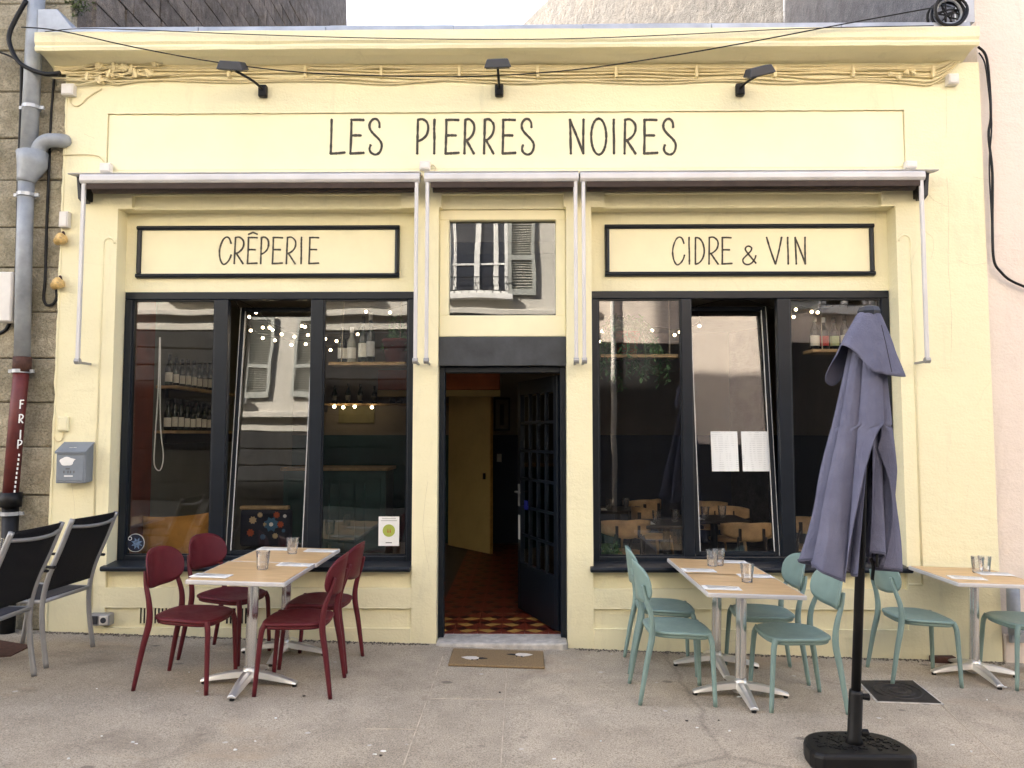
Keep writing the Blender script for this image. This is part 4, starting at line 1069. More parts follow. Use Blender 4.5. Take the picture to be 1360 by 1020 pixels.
# ---------------------------------------------------------------- bistro table
TW, TD, TH = .60, .68, .715
def make_table():
    e = empty('bistro_table', (0, 0, 0))
    build('table_top', MB().box(-TW / 2 + .013, TW / 2 - .013, -TD / 2 + .013, TD / 2 - .013, TH - .026, TH + .001), 'oak_top', e, local=True)
    rim = MB(); a, b = TW / 2, TD / 2; t = .012; z0, z1 = TH - .028, TH
    rim.box(-a, a, -b, -b + t, z0, z1); rim.box(-a, a, b - t, b, z0, z1); rim.box(-a, -a + t, -b + t, b - t, z0, z1); rim.box(a - t, a, -b + t, b - t, z0, z1)
    build('rim', rim, 'alu', e, local=True, bevel=.006, seg=2)
    build('under_plate', MB().box(-.17, .17, -.17, .17, TH - .040, TH - .0285), 'black_plastic', e, local=True)
    col = MB(); pr = []
    for k in range(24):
        an = 2 * math.pi * k / 24; r_ = .030 + .005 * abs(math.cos(2 * an)); pr.append((r_ * math.cos(an), r_ * math.sin(an)))
    col.prism(pr, .085, TH - .041, 'z'); build('column', col, 'chrome', e, local=True, smooth=False)
    build('hub', MB().lathe([(.05, .03), (.052, .07), (.040, .10), (.034, .12)], (0, 0, 0), 16), 'satin', e, local=True, smooth=True)
    for k in range(4):
        rot = Matrix.Rotation(math.pi / 2 * k, 4, 'Z'); rows = []
        for i in range(9):
            t = i / 8; x = .03 + .275 * t; zt_ = .098 - .062 * t ** 1.6; zb_ = .055 - .038 * t ** 1.1; w_ = .040 - .012 * t
            rows.append([rot @ Vector(v) for v in ((x, -w_, zb_), (x, -w_ * .75, zt_ - .006), (x, 0, zt_), (x, w_ * .75, zt_ - .006), (x, w_, zb_))])
        mb = MB().grid(rows, loop=True); mb.f += [(0, 1, 2, 3, 4), tuple(40 + j for j in (4, 3, 2, 1, 0))]
        ar = build('base_arm', mb, 'satin', e, local=True, bevel=.003)
        ft = MB().lathe([(.014, .0), (.016, .004), (.014, .02)], (0, 0, 0), 10, rot @ Matrix.Translation((.29, 0, 0)))
        build('foot', ft, 'black_plastic', ar, local=True)
    return e
tb = make_table(); tu = []; TG = 'oak topped bistro tables'
YT = lambda d: d - 6.07
put(tb, tu, -1.735, 4.985, 0, 'street-side square oak table between the red chairs', TG, 'table')
put(tb, tu, -1.725, 5.670, 0, 'square oak table against the wall between the red chairs', TG, 'table')
put(tb, tu, 1.405, 5.075, 0, 'street-side square oak table between the green chairs', TG, 'table')
put(tb, tu, 1.405, 5.695, 0, 'square oak table against the wall between the green chairs', TG, 'table')
put(tb, tu, 3.25, 5.68, 0, 'oak table against the wall by the pink house', TG, 'table')
put(tb, tu, -3.85, 5.20, 0, 'pale table beyond the black mesh chairs beside the stone house', TG, 'table')
for o in tu:                                           # the crossed feet are turned a little differently
    pass
def on_table(o, lx, ly, dz=.0012):                     # a point on a table's top
    return o.matrix_basis @ Vector((lx, ly, TH + dz))

# tumblers: faceted, thick base
def make_tumbler():
    pr_o = [(.031, 0), (.035, .004), (.036, .02), (.044, .100), (.045, .118)]; pr_i = [(.0425, .118), (.0415, .100), (.032, .024), (.012, .018)]
    mb = MB(); n_ = 18; vs = []; fs = []
    prof_ = pr_o + pr_i
    for k, (r_, z_) in enumerate(prof_):
        for j in range(n_):
            a = 2 * math.pi * j / n_; fct = 1.0 if (k in (0, 1, 4, 5, 6, 7, 8)) else (1.0 if j % 2 else .965)
            vs.append((r_ * fct * math.cos(a), r_ * fct * math.sin(a), z_))
    for i in range(len(prof_) - 1):
        for j in range(n_):
            j2 = (j + 1) % n_; fs.append((i * n_ + j, i * n_ + j2, (i + 1) * n_ + j2, (i + 1) * n_ + j))
    fs.append(tuple(reversed(range(n_)))); fs.append(tuple((len(prof_) - 1) * n_ + j for j in range(n_)))
    mb.add(vs, fs)
    return build('tumbler', mb, 'tumbler_glass')
tum = make_tumbler(); tuu = []
def tumbler(tab, lx, ly, label):
    o = tum if not tuu else tum.copy()
    if tuu: C.objects.link(o)
    tuu.append(o); p = on_table(tab, lx, ly); o.location = p; o.rotation_euler = (0, TILT, random.uniform(0, 1)); tag(o, label, 'glass', 'clear tumblers on the tables')
def make_napkin():
    mb = MB(); rows = []
    for i in range(9):
        rows.append([(-.058 + .116 * i / 8, -.115 + .23 * j / 8, .004 + .0035 * noise.noise((i * .5, j * .5, 3))) for j in range(9)])
    mb.grid(rows); return build('napkin', mb, 'paper', solid=.004)
nap = make_napkin(); nu_ = []
def make_cut():
    f = MB(); f.box(-.004, .004, -.09, .035, .0, .003)
    f.box(-.011, .011, .035, .05, .0, .003)
    for k in range(4): f.box(-.011 + k * .0062, -.0080 + k * .0062, .05, .09, .0, .003)
    fo = build('fork', f, 'satin')
    k = MB(); k.box(-.006, .006, -.10, -.01, 0, .005); k.prism([(-.007, -.01), (.008, -.01), (.009, .07), (.003, .095), (-.006, .09)], .001, .004, 'z')
    return fo, build('knife', k, 'satin')
fork0, knife0 = make_cut()
def setting(tab, lx, ly, where, rz=0):
    o = nap if not nu_ else nap.copy(); fo = fork0 if not nu_ else fork0.copy(); kn = knife0 if not nu_ else knife0.copy()
    if nu_:
        for q in (o, fo, kn): C.objects.link(q)
    nu_.append(o)
    Mt = tab.matrix_basis @ Matrix.Translation((lx, ly, TH + .0012)) @ Matrix.Rotation(R(rz), 4, 'Z')
    o.matrix_basis = Mt; fo.matrix_basis = Mt @ Matrix.Translation((-.018, 0, .0095)) @ Matrix.Rotation(R(4), 4, 'Z'); kn.matrix_basis = Mt @ Matrix.Translation((.016, 0, .0095)) @ Matrix.Rotation(R(-3), 4, 'Z')
    tag(o, 'folded white paper napkin ' + where, 'napkin', 'folded napkins'); tag(fo, 'steel fork on the napkin ' + where, 'fork', 'forks'); tag(kn, 'steel knife on the napkin ' + where, 'knife', 'knives')
T1, T2, T3, T4, T5, T6 = tu
setting(T1, -.19, -.22, 'on the street-side table of the red chairs, mailbox side', 86); setting(T1, .19, .25, 'on the street-side table of the red chairs, doorway side', 88)
setting(T2, -.17, .20, 'on the wall-side table of the red chairs, mailbox side', 90); setting(T2, .19, .18, 'on the wall-side table of the red chairs, doorway side', 88)
setting(T3, -.18, -.20, 'on the street-side table of the green chairs, doorway side', 86); setting(T3, .17, .26, 'on the street-side table of the green chairs, parasol side', 90)
setting(T4, -.18, -.20, 'on the wall-side table of the green chairs, doorway side', 90); setting(T4, .16, .22, 'on the wall-side table of the green chairs, parasol side', 90)
setting(T5, -.14, -.16, 'on the table by the pink house, green chair side', 80); setting(T5, .18, .05, 'on the table by the pink house, far side', 84)
tumbler(T1, .03, .06, 'clear tumbler in the middle of the street-side table of the red chairs')
tumbler(T2, .02, .03, 'clear tumbler in the middle of the wall-side table of the red chairs')
tumbler(T3, .05, .04, 'clear tumbler in the middle of the street-side table of the green chairs')
tumbler(T4, -.03, .02, 'clear tumbler on the wall-side table of the green chairs, nearer the doorway')
tumbler(T4, .03, .07, 'clear tumbler on the wall-side table of the green chairs, right behind another')
tumbler(T5, .09, .10, 'clear tumbler on the table by the pink house, nearer the shop')
tumbler(T5, .16, .13, 'clear tumbler on the table by the pink house, nearer the pink wall')
tumbler(T6, .27, .02, 'clear tumbler on the pale table beside the stone house')

# ---------------------------------------------------------------- grey metal chairs with black mesh, facing -X
def make_mesh_chair():
    e = empty('mesh_chair', (0, 0, 0)); w2 = .255
    def post(s): return smooth_path([(.10, s * w2, 0), (.055, s * w2, .25), (.045, s * w2, .43), (.075, s * w2, .60), (.15, s * w2, .80), (.215, s * w2, .985)], 5)
    for s in (-1, 1):
        build('back_post', MB().tube(post(s), .017, 10, flat=1.0), 'grey_metal', e, smooth=True, local=True)
        build('leg', MB().tube(smooth_path([(-.44, s * w2, 0), (-.41, s * w2, .3), (-.40, s * w2, .43), (-.38, s * w2, .60), (-.34, s * w2, .64)], 4), .016, 10), 'grey_metal', e, smooth=True, local=True)
        build('seat_rail', MB().tube([(.045, s * w2, .43), (-.2, s * w2, .425), (-.40, s * w2, .44)], .014, 8), 'grey_metal', e, smooth=True, local=True)
        arm = MB().tube(smooth_path([(.13, s * (w2 + .02), .665), (.0, s * (w2 + .025), .665), (-.2, s * (w2 + .025), .66), (-.38, s * (w2 + .02), .645)], 4), .017, 8, flat=.6)
        build('armrest', arm, 'black_plastic', e, smooth=True, local=True)
    build('cross_rail', MB().tube([(.045, -w2, .43), (.045, w2, .43)], .014, 8), 'grey_metal', e, smooth=True, local=True)
    build('cross_rail', MB().tube([(-.40, -w2, .44), (-.40, w2, .44)], .014, 8), 'grey_metal', e, smooth=True, local=True)
    build('top_rail', MB().tube(smooth_path([(.197, -w2, .935), (.235, -w2 * .5, .925), (.245, 0, .922), (.235, w2 * .5, .925), (.197, w2, .935)], 4), .012, 8), 'grey_metal', e, smooth=True, local=True)
    pp = post(1); prof_ = [(p.x, p.z) for p in pp if p.z > .47]
    rows = []
    for (x, z) in prof_:
        rows.append([(x + .016 * (1 - (2 * j / 10 - 1) ** 2) * min(1, (z - .45) * 3), -w2 + 2 * w2 * j / 10, z) for j in range(11)])
    build('back_mesh', MB().grid(rows), 'mesh_fabric', e, smooth=True, local=True, solid=.004)
    rows = [[(-.395 + .43 * i / 8, -w2 + 2 * w2 * j / 8, .437 - .012 * math.sin(math.pi * i / 8) * math.sin(math.pi * j / 8)) for j in range(9)] for i in range(9)]
    build('seat_mesh', MB().grid(rows), 'mesh_seat', e, smooth=True, local=True, solid=.004)
    return e
mc = make_mesh_chair(); mu = []; MG = 'grey metal armchairs with black mesh'
put(mc, mu, -3.23, 4.76, 1, 'street-side grey metal armchair with black mesh back', MG)
put(mc, mu, -3.25, 5.45, -3, 'grey metal armchair with black mesh back against the wall under the mailbox', MG)

# ---------------------------------------------------------------- folded parasol
px0, py0 = 1.725, 4.12 - 6.07
par = empty('parasol', (px0, py0, G(px0)), 'folded slate blue parasol on a black pole and moulded base', 'parasol')
zg = G(px0); lean = Vector((.045, .0, 1.0))
def axis(z): return Vector((px0 + (z - zg - .1) * .063, py0, z))
# base: D shaped slab, straight edge to the street
bp_ = []
for k in range(15):
    a = math.pi * k / 14; bp_.append((px0 + .265 * math.copysign(abs(math.cos(a)) ** .62, math.cos(a)), py0 - .09 + .26 * abs(math.sin(a)) ** .8))
bp_ += [(px0 - .255, py0 - .13), (px0 - .22, py0 - .165), (px0 + .22, py0 - .165), (px0 + .255, py0 - .13)]
build('base', MB().prism(bp_, zg + .0, zg + .095, 'z'), 'black_plastic', par, bevel=.022, seg=3)
tx = MB()
for i in range(150):
    x = px0 + random.uniform(-.205, .205); y = py0 + random.uniform(-.10, .135)
    if (x - px0) ** 2 / .22 ** 2 + max(0, y - py0 + .06) ** 2 / .19 ** 2 > 1 or (x - px0) ** 2 + (y - py0) ** 2 < .003: continue
    r_ = random.uniform(.009, .017); tx.prism([(x + r_ * math.cos(a) * random.uniform(.7, 1.2), y + r_ * math.sin(a) * random.uniform(.7, 1.2)) for a in [2 * math.pi * k / 6 for k in range(6)]], zg + .094, zg + .099 + random.uniform(0, .003), 'z')
build('pebble_texture', tx, 'black_plastic', par, kind='stuff')
build('sleeve', MB().tube([axis(zg + .08), axis(zg + .12), axis(zg + .34), axis(zg + .36)], [.052, .036, .034, .032], 16), 'black_plastic', par, smooth=True)
for zk in (.15, .33):
    kb = MB().tube([axis(zg + zk) + Vector((.02, -.005, 0)), axis(zg + zk) + Vector((.062, -.015, 0)), axis(zg + zk) + Vector((.066, -.016, 0))], [.014, .018, .012], 10)
    build('clamp_knob', kb, 'black_plastic', par)
zt_ = 2.30
build('pole', MB().tube([axis(zg + .3), axis(zt_ - .02)], .0245, 14), 'black_plastic', par, smooth=True)
build('top_cap', MB().lathe([(.055, -.035), (.062, -.01), (.05, .012), (.02, .022)], axis(zt_ + .005), 8), 'lamp_grey', par, smooth=False)
# ribs inside
for k in range(6):
    a = 2 * math.pi * k / 6 + .3; d = Vector((math.cos(a), math.sin(a), 0))
    build('rib', MB().tube([axis(2.2) + d * .03, axis(1.5) + d * .055, axis(.95) + d * .085], .007, 6), 'black_plastic', par)
# lower tier: hanging folds, open in front like a curtain
def canopy_r(th, z):
    t = (2.22 - z) / (2.22 - .93)                     # 0 top .. 1 hem
    base = .052 + .128 * min(1, t) ** .8
    ph = th * 3.5 + .7 + .9 * math.sin(th * 2 + .4) + .25 * t
    fold = 1 - 2 * abs(math.sin(ph)) ** .75           # sharp inward creases, round ridges outward
    r_ = base * (1 - (.15 + .17 * t) * fold) + .011 * noise.noise((th * 2.2, z * 2.4, 1)) * (.4 + t) + .006 * noise.noise((th * 8, z * 3.2 + th, 4)) * (.3 + t)
    r_ *= 1 + .26 * t * max(0, math.cos(th - math.pi)) ** 2
    return r_
def cloth_tier(t0, gap_fn, TH0, scale, hem, name, nz_=60, nt_=200):
    rows = []
    for i in range(nz_ + 1):
        t = t0 + (1 - t0) * i / nz_; row = []; zref = 2.22 - hem * t; gap = gap_fn(t)
        for j in range(nt_ + 1):
            u = j / nt_; th = TH0 + gap / 2 + u * (2 * math.pi - gap)
            dip = (.035 * math.sin(th * 3 + 1.0) + .05 * max(0, math.cos(th - R(232))) ** 6) * t ** 4
            z = zref - dip; r_ = canopy_r(th, z) * scale
            if u < .05: r_ *= 1 - .25 * (1 - u / .05) * t
            if u > .95 and gap > 0: r_ *= 1 + .12 * ((u - .95) / .05)
            c_ = axis(z); row.append((c_.x - .018 * t + r_ * math.cos(th), c_.y + r_ * math.sin(th) * .88, z))
        rows.append(row)
    build(name, MB().grid(rows), 'parasol_cloth', par, smooth=True, solid=.004)
    pts = [Vector(p) + Vector((0, 0, .012)) for p in rows[-1]]
    pts = [axis(p.z) + (p - axis(p.z)) * 1.008 for p in pts]
    build('hem', MB().tube(pts[::2], .0035, 5), 'parasol_hem', par)
cloth_tier(0, lambda t: (1.95 * ((t - .42) / .58) ** .5 if t > .42 else -.35), R(-74), 1.0, 1.275, 'canopy')
cloth_tier(.30, lambda t: (.85 * ((t - .42) / .58) ** .5 + .02 if t > .42 else .02), R(-84), .60, 1.235, 'inner_folds')
# upper tier: the flared vent cap with its hanging corners
rows = []; nz_, nt_ = 18, 80
for i in range(nz_ + 1):
    t = i / nz_; row = []
    for j in range(nt_):
        th = 2 * math.pi * j / nt_
        lobe = max(0, math.cos(2 * (th - R(-38)))) ** 1.5          # corners right-front and left-back
        side = max(0, math.cos(th - R(196))) ** 3
        z = 2.29 - (.31 + .07 * lobe - .10 * side + .03 * math.sin(3 * th)) * t
        r_ = .052 + (.088 + .050 * lobe + .03 * side) * t ** .9 + .006 * noise.noise((th * 2, t * 3, 8)) * t
        if t > .5: r_ += .02 * (t - .5) * math.sin(7 * th + 1)
        c_ = axis(z); row.append((c_.x + r_ * math.cos(th), c_.y + r_ * math.sin(th) * .9, z))
    rows.append(row)
build('vent_cap', MB().grid(rows, loop=True), 'parasol_cloth', par, smooth=True, solid=.004)
for ths in (R(-62), R(160)):
    pts = []
    for i in range(4, nz_):
        j = int((ths % (2 * math.pi)) / (2 * math.pi) * nt_); v = Vector(rows[i][j]); c_ = axis(v.z); pts.append(v + (v - c_).normalized() * .003)
    build('seam', MB().tube(pts, .0022, 5), 'mesh_seat', par)
build('tie_strap', MB().tube(smooth_path([axis(.99) + Vector((.045, -.02, 0)), axis(.95) + Vector((.055, -.03, 0)), axis(.90) + Vector((.05, -.03, -.02))], 3), .02, 6, flat=.25), 'black_plastic', par)

# ---------------------------------------------------------------- doormat with two birds
dmx0, dmx1 = -.517, .163
yA, yB = -.13, -.565
zm = G(-.2)
dm = empty('doormat', ((dmx0 + dmx1) / 2, yA, zm), 'brown coir doormat with two black and white birds before the doorway', 'doormat')
def slope_box(x0, x1, y0, y1, za, zb_):
    mb = MB(); vs = [(x, y, G(x) + z) for z in (za, zb_) for y in (y0, y1) for x in (x0, x1)]
    return mb.add(vs, [(0, 2, 3, 1), (4, 5, 7, 6), (0, 1, 5, 4), (2, 6, 7, 3), (0, 4, 6, 2), (1, 3, 7, 5)])
build('coir_pad', slope_box(dmx0, dmx1, yB, yA - .03, .001, .017), 'coir', dm, bevel=.006)
def bird(cx, cy, s):
    def flat(poly, z0, z1, mat, nm):
        mb = MB().prism([(cx + s * a, cy + b) for a, b in poly], 0, 1, 'z')
        mb.v = [(x, y, G(x) + (z0 if z < .5 else z1)) for x, y, z in mb.v]; build(nm, mb, mat, dm)
    flat([(-.095, .02), (-.05, .046), (.01, .048), (.035, .02), (.03, -.012), (-.02, -.036), (-.06, -.016)], .0165, .0185, 'mat_white', 'bird_body')
    flat([(.034, .02), (.06, .026), (.10, .012), (.085, -.002), (.055, -.012), (.031, -.012)], .0165, .0187, 'mat_black', 'bird_wing')
    flat([(-.02, -.031), (-.005, -.027), (-.008, -.05), (-.018, -.05)], .0165, .0187, 'mat_black', 'bird_leg')
    flat([(.02, -.02), (.03, -.016), (.03, -.045), (.02, -.045)], .0165, .0187, 'mat_black', 'bird_leg')
bird((dmx0 + dmx1) / 2 - .165, -.41, 1); bird((dmx0 + dmx1) / 2 + .165, -.29, -1)

# ---------------------------------------------------------------- drain cover
def ground_pt(px, py):
    d = ray(px, py); t = .1
    for _ in range(40):
        p = CAM + d * t; t += (p.z - G(p.x)) / max(1e-4, -d.z)
    return CAM + d * t
q = [ground_pt(*p) for p in ((1141, 905), (1212, 905), (1250, 935), (1166, 932))]
dc = empty('drain_cover', sum(q, Vector()) / 4, 'square cast iron drain cover in the pavement near the parasol', 'drain cover')
def flat_poly(pts, z0, z1):
    n_ = len(pts); mb = MB(); vs = [(p[0], p[1], G(p[0]) + z) for z in (z0, z1) for p in pts]
    fs = [tuple(reversed(range(n_))), tuple(range(n_, 2 * n_))] + [(i, (i + 1) % n_, (i + 1) % n_ + n_, i + n_) for i in range(n_)]
    return mb.add(vs, fs)
cq = sum(q, Vector()) / 4
build('rim', flat_poly([cq + (p - cq) * 1.07 for p in q], -.02, .004), 'granite_step', dc)
build('plate', flat_poly(q, -.02, .008), 'cast_iron', dc)
u1 = (q[1] - q[0] + q[2] - q[3]) / 2; v1 = (q[3] - q[0] + q[2] - q[1]) / 2
for rr in (.40, .27, .14):
    ring = []
    for k in range(25):
        a = 2 * math.pi * k / 24; p = cq + u1 * rr * math.cos(a) + v1 * rr * math.sin(a); ring.append((p.x, p.y, G(p.x) + .009))
    build('raised_ring', MB().tube(ring, .006, 6, cap=False), 'cast_iron', dc)
q = [ground_pt(*p) for p in ((-6, 850), (42, 858), (14, 872), (-12, 874))]
build('inspection_cover', flat_poly(q, -.02, .006), 'rust', label='rusty dark cover plate in the pavement under the black mesh chairs', cat='cover')
# litter: scraps and leaves
for k in range(30):
    p = ground_pt(random.uniform(20, 1340), random.uniform(868, 1010)); r_ = random.uniform(.004, .010)
    if abs(p.x - px0) < .4 and p.y < -1.4: continue
    mb = MB(); poly = [(p.x + r_ * random.uniform(.6, 1.6) * math.cos(a), p.y + r_ * random.uniform(.4, 1) * math.sin(a)) for a in [2 * math.pi * i / 6 for i in range(6)]]
    pale = random.random() < .72
    build('paper_scrap' if pale else 'dead_leaf', flat_poly([(a, b, 0) for a, b in poly], .0015, .004 + random.uniform(0, .004)), 'paper' if pale else 'dark_wood',
          label='tiny white scrap lying on the pavement' if pale else 'tiny dark leaf fragment lying on the pavement', cat='litter', group='white scraps on the pavement' if pale else 'leaf fragments on the pavement')
for (px, py, w_, h_) in ((1255, 881, 30, 8),):
    p = ground_pt(px, py); build('loose_brick', MB().box(p.x - .09, p.x + .09, p.y - .0, p.y + .06, G(p.x) - .01, G(p.x) + .045), 'rust', label='rust brown brick lying against the wall under the table by the pink house', cat='brick', bevel=.005)

# ================================================================ BEHIND THE GLASS
def menu_mat():
    m, t, b = nt('menu_print'); b.inputs['Roughness'].default_value = .8
    v = coords(t, 'Object'); sx = t.nodes.new('ShaderNodeSeparateXYZ'); t.links.new(v, sx.inputs[0])
    wv = t.nodes.new('ShaderNodeTexWave'); wv.bands_direction = 'Z'; wv.inputs['Scale'].default_value = 18; t.links.new(v, wv.inputs['Vector'])
    nz = noise_tex(t, 40, 2, .6, coords(t, 'Object', (1, 1, .12)))
    mk = t.nodes.new('ShaderNodeMath'); mk.operation = 'MULTIPLY'
    t.links.new(ramp(t, wv.outputs['Fac'], [(.62, 0.0), (.75, 1.0)]), mk.inputs[0]); t.links.new(ramp(t, nz, [(.47, 0.0), (.60, .28)]), mk.inputs[1])
    t.links.new(mixc(t, mk.outputs[0], (.80, .82, .80, 1), (.25, .27, .26, 1)), b.inputs['Base Color'])
menu_mat()
# menus on the tipped pane of the right window
za_ = zS + .02 + .062
MxT = Matrix.Translation((0, YW + .045, za_)) @ Matrix.Rotation(-R(6.0), 4, 'X')
def tipped_pt(px, py):                            # where a pixel meets the tipped pane
    lo, hi = YW, YW + .4
    for _ in range(40):
        y = (lo + hi) / 2; p = F(px, py, y); l = MxT.inverted() @ p
        if l.y < .019: lo = y
        else: hi = y
    return MxT.inverted() @ p
for (ax, bx, lab) in ((943.5, 981.5, 'white printed menu sheet taped to the tipped pane, nearer the doorway'), (984, 1022, 'white printed menu sheet taped to the tipped pane, nearer the parasol')):
    p, q_ = tipped_pt(ax, 573), tipped_pt(bx, 626)
    mb = MB().box(p.x, q_.x, .0165, .0185, q_.z, p.z, MxT)
    build('menu_sheet', mb, 'menu_print', label=lab, cat='menu')
# stickers on the left window
p, q_ = F(503, 686, YW + .028), F(530, 725, YW + .028)
stk = empty('window_sticker', ((p.x + q_.x) / 2, YW + .028, q_.z), 'white card with a green disc and two red marks on the CRÊPERIE window', 'sticker')
build('card', MB().box(p.x, q_.x, YW + .0265, YW + .029, q_.z, p.z), 'paper', stk)
cx_, cz_ = (p.x + q_.x) / 2, (p.z + q_.z) / 2 + .005
build('disc', MB().prism([(cx_ + .050 * math.cos(a), cz_ + .050 * math.sin(a)) for a in [2 * math.pi * k / 24 for k in range(24)]], YW + .0255, YW + .0262, 'y'), 'sticker_green', stk)
for dx in (-.012, .006): build('red_mark', MB().prism([(cx_ + dx, cz_ - .016), (cx_ + dx + .011, cz_ - .016), (cx_ + dx + .004, cz_ + .022)], YW + .0245, YW + .0252, 'y'), 'flower_red', stk)
for zz, ww in ((p.z - .018, .062), (p.z - .036, .072), (q_.z + .022, .028)): build('print_line', MB().box(cx_ - ww * .9, cx_ + ww * .9, YW + .0255, YW + .0262, zz, zz + .007), 'ink' if zz < cz_ else 'pale_ink', stk)
c = F(180, 721, YW + .028)
stk = empty('round_sticker', (c.x, YW + .028, c.z - .07), 'round grey blue patterned sticker low on the CRÊPERIE window', 'sticker')
build('disc', MB().prism([(c.x + .074 * math.cos(a), c.z + .074 * math.sin(a)) for a in [2 * math.pi * k / 28 for k in range(28)]], YW + .0265, YW + .029, 'y'), 'pale_ink', stk)
build('inner_disc', MB().prism([(c.x + .069 * math.cos(a), c.z + .069 * math.sin(a)) for a in [2 * math.pi * k / 28 for k in range(28)]], YW + .0258, YW + .0263, 'y'), 'floral_navy', stk)
build('star', MB().prism([(c.x + .012 + (.05 if k % 2 else .026) * math.cos(a), c.z - .004 + (.05 if k % 2 else .026) * math.sin(a)) for k, a in [(k, 2 * math.pi * k / 16) for k in range(16)]], YW + .0252, YW + .0256, 'y'), 'sticker_blue', stk)
build('ring_mark', MB().tube([(c.x - .045 + .014 * math.cos(a), YW + .026, c.z + .035 + .014 * math.sin(a)) for a in [2 * math.pi * k / 12 for k in range(13)]], .003, 5, cap=False), 'paper', stk)
# blind cord
pts = smooth_path([F(213, 448, .27), F(213, 560, .27), F(217, 605, .27), F(213, 624, .27), F(206, 620, .27), F(205, 600, .27), F(210, 520, .27), F(212, 448, .27)], 6)
build('blind_cord', MB().tube(pts, .005, 6), 'white_paint', label='thin white blind cord hanging in a loop inside the CRÊPERIE window', cat='cord', smooth=True)

def interior_shelf(name, x0, x1, y0, y1, z, label, ropes=False):
    e = empty(name, ((x0 + x1) / 2, y0, z), label, 'shelf')
    build('board', MB().box(x0, x1, y0, y1, z - .028, z), 'shelf_wood', e, bevel=.003)
    if ropes:
        for x in (x0 + .10, x1 - .06): build('rope', MB().tube([(x, (y0 + y1) / 2 - .07, z), (x + .01, (y0 + y1) / 2, 3.1)], .005, 5), 'rope', e)
    else:
        for x in (x0 + .1, x1 - .1): build('bracket', MB().box(x - .012, x + .012, y0 + .02, y1, z - .12, z - .0285), 'iron', e)
    return e
BN = 0
def bottle(x, y, z, h, label, mat='bottle_dark', lab='bottle_label', r=.038, cap='iron', group='bottles on the shelves'):
    e = empty('bottle', (x, y, z), label, 'bottle', group)
    build('body', MB().lathe([(r * .92, 0), (r, .01), (r, h * .52), (r * .9, h * .60), (r * .42, h * .74), (r * .36, h * .96), (r * .42, h * .965), (r * .42, h)], (x, y, z), 14), mat, e, smooth=True)
    n_ = 9; rows = [[(x + (r + .001) * math.cos(a), y + (r + .001) * math.sin(a), z + hh) for a in [math.pi + math.pi * .08 + math.pi * .84 * k / n_ for k in range(n_ + 1)]] for hh in (h * .12, h * .42)]
    build('label', MB().grid(rows), lab, e, solid=.001)
    build('foil', MB().lathe([(r * .46, 0), (r * .47, h * .16), (r * .40, h * .165)], (x, y, z + h * .84), 10), cap, e, smooth=True)
# hanging shelf in the left window
ysh = .50
sx0, sx1, szz = F(440, 482, ysh).x, F(541, 480, ysh).x, F(480, 482, ysh).z
interior_shelf('hanging_shelf', sx0, sx1, ysh - .1, ysh + .12, szz, 'wooden shelf on ropes inside the CRÊPERIE window', True)
for px, h_, m_, l_, cp, lab in ((455, .30, 'bottle_dark', 'bottle_label', 'iron', 'dark wine bottle beside the rope of the hanging shelf'), (467, .31, 'bottle_clear', 'bottle_label', 'paper', 'pale bottle with white neck on the hanging shelf'),
                                (482, .40, 'bottle_dark', 'bottle_label', 'iron', 'tall dark bottle with white label on the hanging shelf'), (492, .435, 'bottle_dark', 'pale_ink', 'pale_ink', 'tallest silver necked bottle on the hanging shelf')):
    bottle(F(px, 470, ysh).x, ysh, szz, h_, lab, m_, l_, .040, cp)
def leaf_plant(name, x, y, z, pr, ph, potmat, nleaf, spread, hang, label, up=.25):
    e = empty(name, (x, y, z), label, 'plant')
    build('pot', MB().lathe([(pr * .72, 0), (pr, ph * .85), (pr * 1.06, ph * .86), (pr * 1.06, ph), (pr * .9, ph), (pr * .88, ph * .9)], (x, y, z), 18), potmat, e, smooth=True)
    st_ = MB(); lf_ = MB(); rnd = random.Random(hash(label) % 1000 if False else len(label))
    for k in range(nleaf):
        a = rnd.uniform(0, 6.28); L = rnd.uniform(.5, 1)
        p0 = Vector((x, y, z + ph)); p1 = p0 + Vector((math.cos(a) * spread * .5 * L, math.sin(a) * spread * .3 * L, up * rnd.uniform(.2, 1)))
        p2 = p0 + Vector((math.cos(a) * spread * L, math.sin(a) * spread * .45 * L, -hang * .4 * L)); p3 = p2 + Vector((rnd.uniform(-.06, .06), rnd.uniform(-.04, .04), -hang * .6 * L * rnd.uniform(.3, 1)))
        pts = smooth_path([p0, p1, p2, p3], 6); st_.tube(pts, .0025, 4)
        for q_ in pts[3:]:
            for _ in range(2):
                d = Vector((rnd.uniform(-1, 1), rnd.uniform(-1, 1), rnd.uniform(-1, .3))).normalized(); w_ = d.cross(Vector((0, 0, 1))).normalized() * rnd.uniform(.009, .016); l_ = rnd.uniform(.04, .08)
                m_ = q_ + d * l_ * .5 + Vector((0, 0, .004)); lf_.add([q_, m_ + w_, q_ + d * l_, m_ - w_], [(0, 1, 2, 3)])
    build('stems', st_, 'leaf', e, kind='stuff'); build('foliage', lf_, 'leaf', e, kind='stuff')
leaf_plant('potted_plant', F(526, 470, ysh).x, ysh, szz, .115, .20, 'pot_red', 14, .14, .12, 'red ridged plant pot at the end of the hanging shelf', .22)
